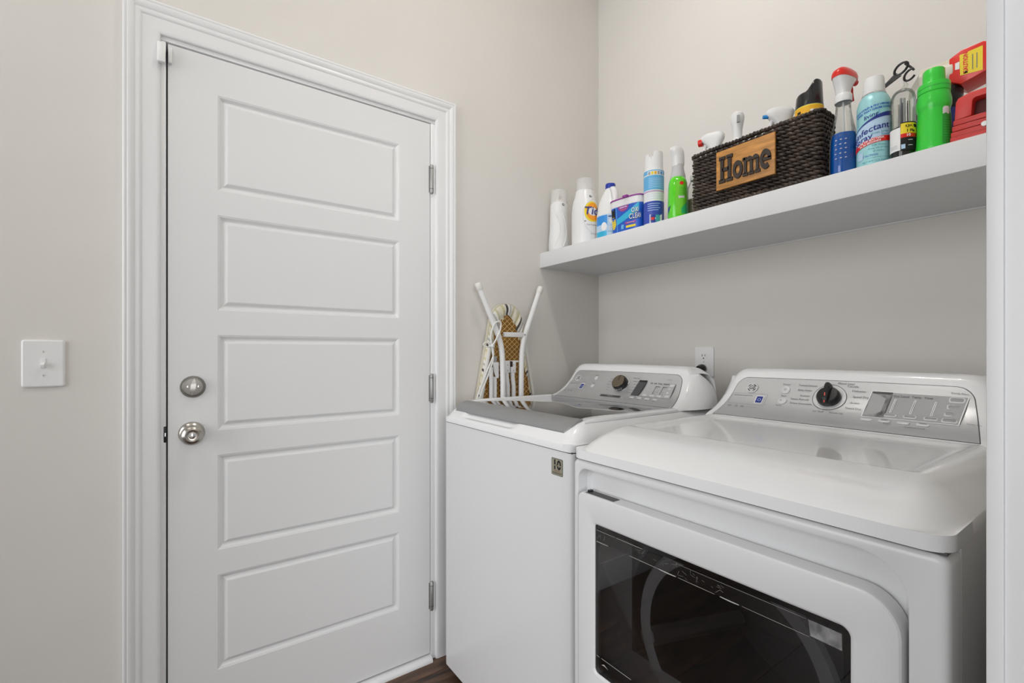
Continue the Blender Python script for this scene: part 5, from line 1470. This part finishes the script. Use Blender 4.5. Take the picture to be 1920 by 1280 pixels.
MB().prism([(1.2400, 1.8345), (1.2440, 1.8310), (1.2000, 1.7900), (1.1960, 1.7880)], ysx + 0.0022, ysx + 0.0038, 'y').build('blade', BLACK, t, smooth=False)

# 12 clear tube with small tools
t = thing('tool_tube', 'clear plastic tube of small tools with a yellow, red and black label', 'container')
cx_, cy_ = 1.2955, -0.3470
B = Bottle(cx_, cy_, SZ, [(0, .0225, .0225), (.004, .0232, .0232), (.072, .0232, .0232), (.115, .0236, .0236), (.140, .0225, .0225), (.152, .0180, .0180), (.158, .0110, .0110), (.160, .004, .004)])
B.shell('tube', CLEAR, t, caps=False)
I = Bottle(cx_, cy_, SZ, [(.001, .0215, .0215), (.066, .0215, .0215), (.070, .020, .020)])
I.shell('base_fill', DARKLIQ, t)
MB().tube([(cx_, cy_, SZ + .158), (cx_ + .006, cy_, SZ + .168), (cx_ + .002, cy_ + .004, SZ + .178)], [.006, .0045, .002], 8).build('hang_tab', CLEAR, t)
for i, (d, r_, mm) in enumerate(((-0.008, .0026, CHROME), (0.000, .0036, DGRAY), (0.009, .0030, CHROME), (0.004, .0024, MGRAY), (-0.004, .0022, MGRAY))):
    c_, s_ = cos(B.view + pi / 2), sin(B.view + pi / 2)
    yy = (i % 3 - 1) * 0.006
    MB().tube([(cx_ + d * c_, cy_ + d * s_ + yy, SZ + .068), (cx_ + d * c_ * 0.9, cy_ + d * s_ * 0.9 + yy, SZ + .125 + 0.004 * i)], r_, 8).build('tool_shaft', mm, t)
f1 = B.fn(0.0005)
patch('white_label', f1, -0.034, -0.0045, 0.014, 0.066, WHITEP, t, nu=14, nv=2)
for i in range(3): patch('print_line', B.fn(0.0009), -0.026, -0.010, 0.020 + i * 0.003, 0.0208 + i * 0.003, MGRAY, t, nu=4, nv=1)
lb = patch('black_label', f1, -0.0045, 0.034, 0.012, 0.076, BLACKM, t, nu=14, nv=2)
patch('yellow_panel', B.fn(0.0009), -0.0040, 0.034, 0.050, 0.0735, YELLOW, lb, nu=12, nv=1)
patch('red_panel', B.fn(0.0009), -0.0040, 0.034, 0.041, 0.050, RED, lb, nu=12, nv=1)
poly_patch('name_oval', B.fn(0.0012), rrect(0.0042, 0.0625, 0.028, 0.0705, 0.0035, 3), BLACKM, lb)
text('lettering', 'STA', 0.0085, B.fn(0.0015), YELLOW, lb, bold=0.0003, align='LEFT', at=(0.0055, 0.0665))
text('lettering', '1 Pla', 0.0085, B.fn(0.0012), BLACKM, lb, bold=0.0003, align='LEFT', at=(0.0055, 0.0555))
text('lettering', '10', 0.0080, B.fn(0.0012), WHITEP, lb, bold=0.0003, align='LEFT', at=(0.0055, 0.0455))
for i in range(2): patch('print_line', B.fn(0.0009), 0.009, 0.018, 0.034 - i * 0.012, 0.0355 - i * 0.012, LGRAY, lb, nu=4, nv=1)
patch('blue_mark', B.fn(0.0009), -0.003, 0.004, 0.016, 0.026, PALEB, lb, nu=2, nv=1)

# 13 green bottle
t = thing('green_bottle', 'solid green bottle with a stepped green cap at the right end of the shelf', 'bottle')
nx_, ny_ = 1.3480, -0.3400
B = Bottle(nx_, ny_, SZ, [(0, .0290, .0290), (.002, .0305, .0305), (.006, .0308, .0308), (.088, .0275, .0275), (.092, .0285, .0285), (.098, .0300, .0300), (.108, .0302, .0302), (.122, .0280, .0280), (.128, .0268, .0268)])
lab(B.shell('body', GREEN, t, n=48), 'solid green body')
lab(MB().lathe([(.0272, .127), (.0282, .1275), (.0282, .1450), (.0272, .1475), (.0215, .1490), (.0198, .1500), (.0188, .1780), (.0172, .1805), (0, .1810)], 44, (nx_, ny_, SZ), caps=False).build('cap', GREEN, t), 'stepped green cap')
MB().lathe([(.0284, .1365), (.0286, .1372), (.0284, .1380)], 44, (nx_, ny_, SZ), caps=False).build('cap_seam', DGREEN, t)
patch('dark_label', B.fn(0.0006), 0.0145, 0.042, 0.006, 0.075, DGREEN, t, nu=14, nv=3)
for i in range(9): patch('print_line', B.fn(0.0010), 0.017, 0.034, 0.060 - i * 0.0055, 0.0612 - i * 0.0055, GREEN, t, nu=5, nv=1)
poly_patch('white_sticker', B.fn(0.0010), rrect(0.0145, 0.071, 0.0285, 0.088, (0, 0.001, 0.004, 0.006), 4), WHITEP, t)
for i in range(2): patch('print_line', B.fn(0.0013), 0.018, 0.026, 0.080 - i * 0.004, 0.0808 - i * 0.004, LGRAY, t, nu=3, nv=1)

# 14 dark can behind it
t = thing('navy_can', 'navy blue can with a black lid standing behind the solid green bottle', 'can')
vx, vy = 1.3330, -0.2300
B = Bottle(vx, vy, SZ, [(0, .0385, .0385), (.003, .0415, .0415), (.118, .0415, .0415), (.121, .0405, .0405)])
lab(B.shell('can', NAVY, t, n=44), 'navy printed can')
lab(MB().lathe([(.0412, .119), (.0425, .121), (.0425, .166), (.0405, .1705), (0, .1710)], 44, (vx, vy, SZ), caps=False).build('lid', BLACK, t), 'black lid')
patch('yellow_panel', B.fn(0.0006), -0.046, -0.018, 0.020, 0.046, YELLOW, t, nu=8, nv=1)
patch('white_panel', B.fn(0.0006), 0.030, 0.058, 0.050, 0.075, WHITEP, t, nu=8, nv=1)

# 15 tape dispenser lying on the can
t = thing('tape_dispenser', 'red packing tape dispenser with a yellow caution sticker, lying on top of the navy can', 'tape dispenser')
rz = SZ + 0.1715 + 0.0360
TAPER = mat('tape_roll', (0.68, 0.63, 0.52), 0.35)
ty_ = -0.222
lab(MB().lathe([(.020, 0.0), (.0345, 0.0), (.0358, .0015), (.0358, .0605), (.0345, .062), (.020, .062)], 48, (1.3010, ty_, rz), 'x', caps=False).build('tape_roll', TAPER, t), 'roll of translucent packing tape')
MB().lathe([(.020, .001), (.020, .061)], 32, (1.3010, ty_, rz), 'x', caps=False).build('roll_core', mat('card_core', (0.45, 0.32, 0.2), 0.8), t)
V = [(1.3010, ty_ - 0.030, rz + 0.016), (1.3010, ty_ - 0.030, rz - 0.012), (1.2740, ty_ - 0.012, rz - 0.040), (1.2800, ty_ - 0.015, rz - 0.006)]
mesh('tape_tail', V + [(a, b + 0.0006, c) for a, b, c in V], [(0, 1, 2, 3), (7, 6, 5, 4), (0, 4, 5, 1), (1, 5, 6, 2), (2, 6, 7, 3), (3, 7, 4, 0)], FROST, t, smooth=False)
fr = [(1.3560, rz - 0.028), (1.3760, rz - 0.0420), (1.4180, rz - 0.030), (1.4240, rz - 0.020), (1.4240, rz + 0.030), (1.4130, rz + 0.0370), (1.3760, rz + 0.0350), (1.3560, rz + 0.024)]
lab(MB().prism(fr, ty_ - 0.0340, ty_ + 0.034, 'y').build('frame', RED, t, bevel=0.002), 'red plastic frame')
fQ = lambda off: (lambda u, v: (1.3930 + u, ty_ - 0.0340 - off, rz + v))
sk_ = lab(poly_patch('caution_sticker', fQ(0.0005), [(-0.0180, -0.0225), (0.0190, -0.0270), (0.0190, 0.0270), (-0.0190, 0.0245)], YELLOW, t), 'yellow caution sticker')
text('lettering', 'CAUTION', 0.0105, fQ(0.0009), RED, sk_, bold=0.0004, at=(-0.0085, 0.002), rot=pi / 2)
for i in range(2): poly_patch('print_line', fQ(0.0009), [(0.002 + i * 0.007, -0.018), (0.0035 + i * 0.007, -0.018), (0.0035 + i * 0.007, 0.016), (0.002 + i * 0.007, 0.016)], GRAYT, sk_)
poly_patch('warning_triangle', fQ(0.0009), [(-0.0125, -0.0215), (-0.0045, -0.0215), (-0.0085, -0.0150)], BLACKM, sk_)
poly_patch('white_tab', fQ(0.0008), [(-0.0265, -0.006), (-0.0190, -0.007), (-0.0190, 0.010), (-0.0265, 0.009)], WHITEP, t)

# 16 red case
t = thing('red_case', 'ridged red plastic case with a handle opening, last on the shelf by the door frame', 'case')
ry0, ry1 = -0.366, -0.300
m = MB().box((1.3800, ry0, SZ), (1.4850, ry1, SZ + 0.012))
m.build('base', RED2, t, bevel=0.002)
for i in range(3):
    ins = 0.0015 * i
    MB().box((1.3810 + ins, ry0 + 0.001 + ins, SZ + 0.0115 + i * 0.0125), (1.4840 - ins, ry1 - 0.001 - ins, SZ + 0.0230 + i * 0.0125)).build('ridge', RED2, t, bevel=0.0022)
RC = mat('red_case_upper', (0.60, 0.035, 0.028), 0.4)
P = [(1.3860, SZ + 0.048), (1.3880, SZ + 0.086), (1.3920, SZ + 0.0935), (1.4100, SZ + 0.0985), (1.4560, SZ + 0.0985), (1.4740, SZ + 0.0935), (1.4780, SZ + 0.086), (1.4800, SZ + 0.048)]
H_ = [(1.4120, SZ + 0.050), (1.4140, SZ + 0.080), (1.4160, SZ + 0.0835), (1.4190, SZ + 0.0850), (1.4480, SZ + 0.0850), (1.4510, SZ + 0.0835), (1.4530, SZ + 0.080), (1.4550, SZ + 0.050)]
n = len(P); m = MB()
V = [(u, ry0 + 0.006, v) for u, v in P] + [(u, ry0 + 0.006, v) for u, v in H_] + [(u, ry1 - 0.006, v) for u, v in P] + [(u, ry1 - 0.006, v) for u, v in H_]
F = []
for i in range(n - 1):
    F += [(i, i + 1, n + i + 1, n + i), (2 * n + i, 3 * n + i, 3 * n + i + 1, 2 * n + i + 1), (i, 2 * n + i, 2 * n + i + 1, i + 1), (n + i, n + i + 1, 3 * n + i + 1, 3 * n + i)]
F += [(0, n, 3 * n, 2 * n), (n - 1, 2 * n - 1, 4 * n - 1, 3 * n - 1)]
m.add(V, F)
lab(m.build('handle', RC, t, bevel=0.0015), 'red carrying handle')
MB().box((1.412, ry0 + 0.03, SZ + 0.046), (1.455, ry1 - 0.006, SZ + 0.084)).build('handle_back', mat('dark_red', (0.10, 0.012, 0.012), 0.6), t, smooth=False)
MB().lathe([(0, -0.004), (0.005, -0.003), (0.005, 0.001), (0, 0.002)], 14, (1.4330, ry0, SZ + 0.022), 'y', caps=False).build('clear_stud', PLAST, t)

# ------------------------------------------------------------------ ironing board stored upside down beside the washer
ib = thing('ironing_board', 'folded ironing board standing upside down between the washer and the door wall', 'ironing board')
YC = -0.5735
OUTL = [(1.3870, 0.0), (1.3862, 0.012), (1.3835, 0.026), (1.3780, 0.040), (1.3690, 0.053), (1.3560, 0.065), (1.3400, 0.0745), (1.3180, 0.0825), (1.2900, 0.0885), (1.2550, 0.0945), (1.2000, 0.1060), (1.1000, 0.1270), (1.0000, 0.1460), (0.9000, 0.1620), (0.8000, 0.1720), (0.6000, 0.1800), (0.3000, 0.1830), (0.0900, 0.1800), (0.0400, 0.1700), (0.0200, 0.1500)]
INNL = [(1.3380, 0.0), (1.3340, 0.006), (1.3250, 0.015), (1.3120, 0.0260), (1.2950, 0.0370), (1.2700, 0.0480), (1.2400, 0.0560), (1.2000, 0.0660), (1.1000, 0.0950), (1.0000, 0.1180), (0.9000, 0.1340), (0.8000, 0.1430), (0.6000, 0.1500), (0.3000, 0.1530), (0.1000, 0.1500), (0.0600, 0.1400), (0.0500, 0.1200)]
def hwid(tab, z):
    return interp([(a, b) for a, b in reversed(tab)], z)
def outline(tab): return [(YC + h, z) for z, h in tab] + [(YC - h, z) for z, h in reversed(tab[1:])]
# padded top (its face is against the wall)
PADM = mat('board_top', (0.34, 0.26, 0.13), 0.7)
P = outline(OUTL)
MB().prism(P, 0.006, 0.024, 'x').build('board_top', mat('cover_face', (0.62, 0.58, 0.47), 0.8), ib, angle=50)
# the underside seen inside the cover's hem
UNDER = mat('underside_brown', (0.30, 0.135, 0.022), 0.55, var=0.2, vscale=12)
MB().prism(outline([(z, h * 1.12 + 0.004) for z, h in INNL]), 0.024, 0.0262, 'x').build('underside', UNDER, ib, smooth=False)
# diamond wire mesh
m = MB(); xm = 0.0268
WIRE = mat('cream_wire', (0.72, 0.56, 0.24), 0.5)
pz, py = 0.0215, 0.0255
z = 0.86
def clip_ok(y, zz): return zz < 1.338 and abs(y - YC) < hwid(INNL, zz) + 0.006
for k in range(-40, 60):
    for sg in (-1, 1):
        # line: y = YC + sg*(zz - z0)*py/pz ; step through half diamonds
        z0 = 0.86 + k * pz
        pts = []
        for i in range(-16, 17):
            y = YC + sg * i * py / 2; zz = z0 + i * pz / 2
            if zz > 0.88 and clip_ok(y, zz): pts.append((xm, y + random.uniform(-.0006, .0006), zz))
            else:
                if len(pts) > 1: m.tube(pts, 0.0010, 4)
                pts = []
        if len(pts) > 1: m.tube(pts, 0.0010, 4)
tag(lab(m.build('wire_mesh', WIRE, ib, smooth=False), 'cream diamond wire mesh over brown underside'), kind='stuff')
# gathered fabric cover hem between outline and mesh, with folds
def stripe_mat():
    m = bpy.data.materials.new('striped_cover'); m.use_nodes = True
    nt = m.node_tree; b = nt.nodes['Principled BSDF']; b.inputs['Roughness'].default_value = 0.85
    tc = nt.nodes.new('ShaderNodeAttribute'); tc.attribute_name = 'girth'
    w = nt.nodes.new('ShaderNodeMath'); w.operation = 'MULTIPLY'; w.inputs[1].default_value = 1.0
    nt.links.new(tc.outputs['Fac'], w.inputs[0])
    fr = nt.nodes.new('ShaderNodeMath'); fr.operation = 'FRACT'; nt.links.new(w.outputs[0], fr.inputs[0])
    r = nt.nodes.new('ShaderNodeValToRGB'); r.color_ramp.interpolation = 'CONSTANT'
    E_ = r.color_ramp.elements
    cols = [(0.0, (0.70, 0.66, 0.52)), (0.14, (0.58, 0.53, 0.30)), (0.24, (0.74, 0.71, 0.60)), (0.36, (0.05, 0.045, 0.045)), (0.46, (0.74, 0.72, 0.66)), (0.60, (0.42, 0.43, 0.42)), (0.68, (0.76, 0.75, 0.70)), (0.80, (0.60, 0.55, 0.36)), (0.90, (0.72, 0.70, 0.60))]
    E_[0].position, E_[0].color = 0.0, (*cols[0][1], 1); E_[1].position, E_[1].color = cols[1][0], (*cols[1][1], 1)
    for p_, c_ in cols[2:]:
        e = E_.new(p_); e.color = (*c_, 1)
    nt.links.new(fr.outputs[0], r.inputs['Fac']); nt.links.new(r.outputs['Color'], b.inputs['Base Color'])
    return m
NS = 220
def along(tab, n):
    """evenly spaced points along the outline (one side, nose to heel)"""
    P = [(h, z) for z, h in tab]; L = [0]
    for a, b in zip(P, P[1:]): L.append(L[-1] + sqrt((b[0] - a[0]) ** 2 + (b[1] - a[1]) ** 2))
    out = []
    for i in range(n + 1):
        d = L[-1] * i / n
        for k in range(len(L) - 1):
            if d <= L[k + 1] + 1e-9:
                t_ = (d - L[k]) / max(1e-9, L[k + 1] - L[k]); out.append((lerp(P[k][0], P[k + 1][0], t_), lerp(P[k][1], P[k + 1][1], t_), d)); break
    return out
Oa = along(OUTL, NS); V = []; F = []; G = []
K = 8
rows = [(YC - h, z, -d) for h, z, d in reversed(Oa)] + [(YC + h, z, d) for h, z, d in Oa[1:]]
Ia = along(INNL, NS); rin = [(YC - h, z) for h, z, d in reversed(Ia)] + [(YC + h, z) for h, z, d in Ia[1:]]
for (yo, zo, d), (yi, zi) in zip(rows, rin):
    gath = exp(-(abs(d) / 0.16) ** 2)           # folds gather round the nose
    fold = sin(d * 150) * 0.0042 * (0.25 + gath) + sin(d * 67 + 1) * 0.0028
    for k in range(K + 1):
        w = k / K
        y, z_ = lerp(yo, yi, w), lerp(zo, zi, w)
        x = 0.0245 + 0.0095 * sin(pi * min(1, w * 1.15 + 0.0)) ** 0.7 * (0.75 + 0.25 * gath) + fold * w * 1.2 + 0.0015
        if k == 0: x = 0.016
        V.append((max(x, 0.014), y, z_)); G.append(d * 9.5 + w * 0.10 * (1 if d > 0 else -1) + 0.5)
n = len(rows)
for i in range(n - 1):
    for k in range(K): a = i * (K + 1) + k; F.append((a, a + 1, a + K + 2, a + K + 1))
me = bpy.data.meshes.new('fabric_cover'); me.from_pydata(V, [], F)
at = me.attributes.new('girth', 'FLOAT', 'POINT')
for i, g in enumerate(G): at.data[i].value = g
lab(finish('fabric_cover', me, stripe_mat(), ib, angle=80), 'striped cream and black fabric hem, gathered at the nose')
# elastic edge band: pale straps down both sides
HEM = mat('pale_hem', (0.72, 0.71, 0.67), 0.8)
for sg in (-1, 1):
    pts = []
    for z_ in (1.235, 1.20, 1.16, 1.12, 1.06, 1.00, 0.94, 0.88, 0.80):
        pts.append((0.0345, YC + sg * (hwid(OUTL, z_) - 0.014), z_))
    MB().tube(pts, [0.003] + [0.0085] * 8, 8).build('elastic_hem', HEM, ib)
# tubular legs
LEGM = mat('white_tube', (0.80, 0.80, 0.80), 0.28)
def bend(P, r=0.05, n=6):
    """round the corners of a polyline"""
    out = [Vector(P[0])]
    for i in range(1, len(P) - 1):
        p = Vector(P[i]); a = (Vector(P[i - 1]) - p); b = (Vector(P[i + 1]) - p); d = min(r, a.length / 2, b.length / 2)
        A = p + a.normalized() * d; Bq = p + b.normalized() * d
        for k in range(n + 1):
            t_ = k / n; out.append((1 - t_) ** 2 * A + 2 * t_ * (1 - t_) * p + t_ ** 2 * Bq)
    out.append(Vector(P[-1])); return out
xl = 0.0600
LF = (xl, -0.7370, 1.4500); LB = (xl, -0.6230, 1.2150); RFt = (xl, -0.4200, 1.4580); RB = (xl, -0.5210, 1.2150)
lg1 = lab(MB().tube(bend([LF, LB, (xl, -0.6170, 1.05), (xl, -0.6170, 0.30)], 0.06), 0.0112, 14).build('leg', LEGM, ib), 'white tubular leg, foot end up')
lg2 = MB().tube(bend([RFt, RB, (xl, -0.5245, 1.05), (xl, -0.5245, 0.30)], 0.06), 0.0112, 14).build('leg', LEGM, ib)
CAPM = mat('foot_cap', (0.78, 0.77, 0.73), 0.5)
for lg, Fp, Bp in ((lg1, LF, LB), (lg2, RFt, RB)):
    d = (Vector(Fp) - Vector(Bp)).normalized(); p = Vector(Fp)
    MB().tube([p - d * 0.022, p - d * 0.020, p + d * 0.002, p + d * 0.006], [0.0125, 0.0138, 0.0138, 0.0120], 16).build('foot_cap', CAPM, lg)
MB().box((xl - 0.004, -0.6150, 1.2440), (xl + 0.006, -0.5150, 1.2640)).build('cross_bar', LEGM, ib, bevel=0.002)
for y in (-0.6230, -0.5135):
    MB().lathe([(0.0045, 0.0105), (0.004, 0.0135), (0, 0.0145)], 10, (xl, y, 1.254), 'x', caps=False).build('rivet', CHROME, ib)
# inner pair of tubes, flattened at the top
xi = 0.0440
for y0, y1 in ((-0.5860, -0.5830), (-0.5560, -0.5530)):
    pts = [(xi, y0 - 0.004, 1.135), (xi, y0 - 0.004, 1.110), (xi, y0 - 0.002, 1.075), (xi, y1, 1.040), (xi, y1, 0.30)]
    MB().tube(pts, 0.0098, 12).build('inner_leg', LEGM, ib)
    MB().box((xi + 0.004, y0 - 0.017, 1.095), (xi + 0.0105, y0 + 0.009, 1.140)).build('leg_bracket', LEGM, ib, bevel=0.002)
    for zz in (1.128, 1.105): MB().lathe([(0.0022, 0.0100), (0.0018, 0.0122), (0, 0.0125)], 8, (xi, y0 - 0.004, zz), 'x', caps=False).build('rivet', MGRAY, ib)
MB().box((xi - 0.002, -0.6060, 1.138), (xi + 0.006, -0.5290, 1.146)).build('top_bracket', LEGM, ib, bevel=0.0015)
MB().box((xi + 0.002, -0.5760, 1.120), (xi + 0.013, -0.5660, 1.143)).build('latch', mat('brown_latch', (0.03, 0.015, 0.012), 0.5), ib, bevel=0.001)
# extra tubes at the left: the second leg pair folded beside
for y, x in ((-0.6640, 0.0420), (-0.6420, 0.0360)):
    MB().tube([(x, y, 1.12 if y < -0.65 else 1.08), (x, y, 0.30)], 0.0088, 12).build('folded_leg', LEGM, ib)
MB().prism([(-0.6560, 1.140), (-0.6300, 1.140), (-0.6300, 1.075), (-0.6420, 1.075), (-0.6520, 1.10)], 0.043, 0.0475, 'x').build('side_bracket', LEGM, ib, smooth=False)
MB().box((0.030, -0.6545, 1.140), (0.044, -0.6360, 1.165)).build('side_clip', MGRAY, ib, bevel=0.002)
# tied cord with a bow
def curve(P, n=8):
    out = []
    P = [Vector(p) for p in P]
    for i in range(len(P) - 1):
        p0, p1, p2, p3 = P[max(0, i - 1)], P[i], P[i + 1], P[min(len(P) - 1, i + 2)]
        for k in range(n):
            t_ = k / n
            out.append(0.5 * ((2 * p1) + (-p0 + p2) * t_ + (2 * p0 - 5 * p1 + 4 * p2 - p3) * t_ ** 2 + (-p0 + 3 * p1 - 3 * p2 + p3) * t_ ** 3))
    out.append(P[-1]); return out
K0 = Vector((0.064, -0.6750, 1.2050))
cd_ = lab(MB().tube([K0 + Vector((-0.002, -0.010, 0.004)), K0 + Vector((0.003, 0, 0.002)), K0 + Vector((0, 0.011, -0.003))], [0.004, 0.0085, 0.004], 10).build('tie_knot', CORD, ib), 'white cord tied in a bow')
MB().tube(curve([K0, K0 + Vector((0.004, -0.020, 0.014)), K0 + Vector((0.002, -0.036, 0.013)), K0 + Vector((0, -0.038, 0.004)), K0 + Vector((0.002, -0.022, -0.003)), K0]), 0.0030, 8).build('bow_loop', CORD, cd_)
MB().tube(curve([K0, K0 + Vector((0.006, 0.012, 0.020)), K0 + Vector((0.010, 0.030, 0.055)), K0 + Vector((0.010, 0.038, 0.085)), K0 + Vector((0.012, 0.030, 0.100)), K0 + Vector((0.008, 0.008, 0.090)), K0 + Vector((0.003, -0.006, 0.045)), K0]), 0.0034, 8).build('bow_loop', CORD, cd_)
MB().tube(curve([K0, K0 + Vector((0, 0.006, -0.050)), K0 + Vector((-0.004, -0.012, -0.11)), K0 + Vector((-0.010, -0.045, -0.19)), K0 + Vector((-0.012, -0.062, -0.26))]), 0.0036, 8).build('cord_tail', CORD, cd_)
MB().tube(curve([K0, K0 + Vector((0, 0.008, -0.035)), K0 + Vector((-0.004, -0.020, -0.10)), K0 + Vector((-0.012, -0.060, -0.20)), K0 + Vector((-0.014, -0.075, -0.27))]), 0.0034, 8).build('cord_tail', CORD, cd_)
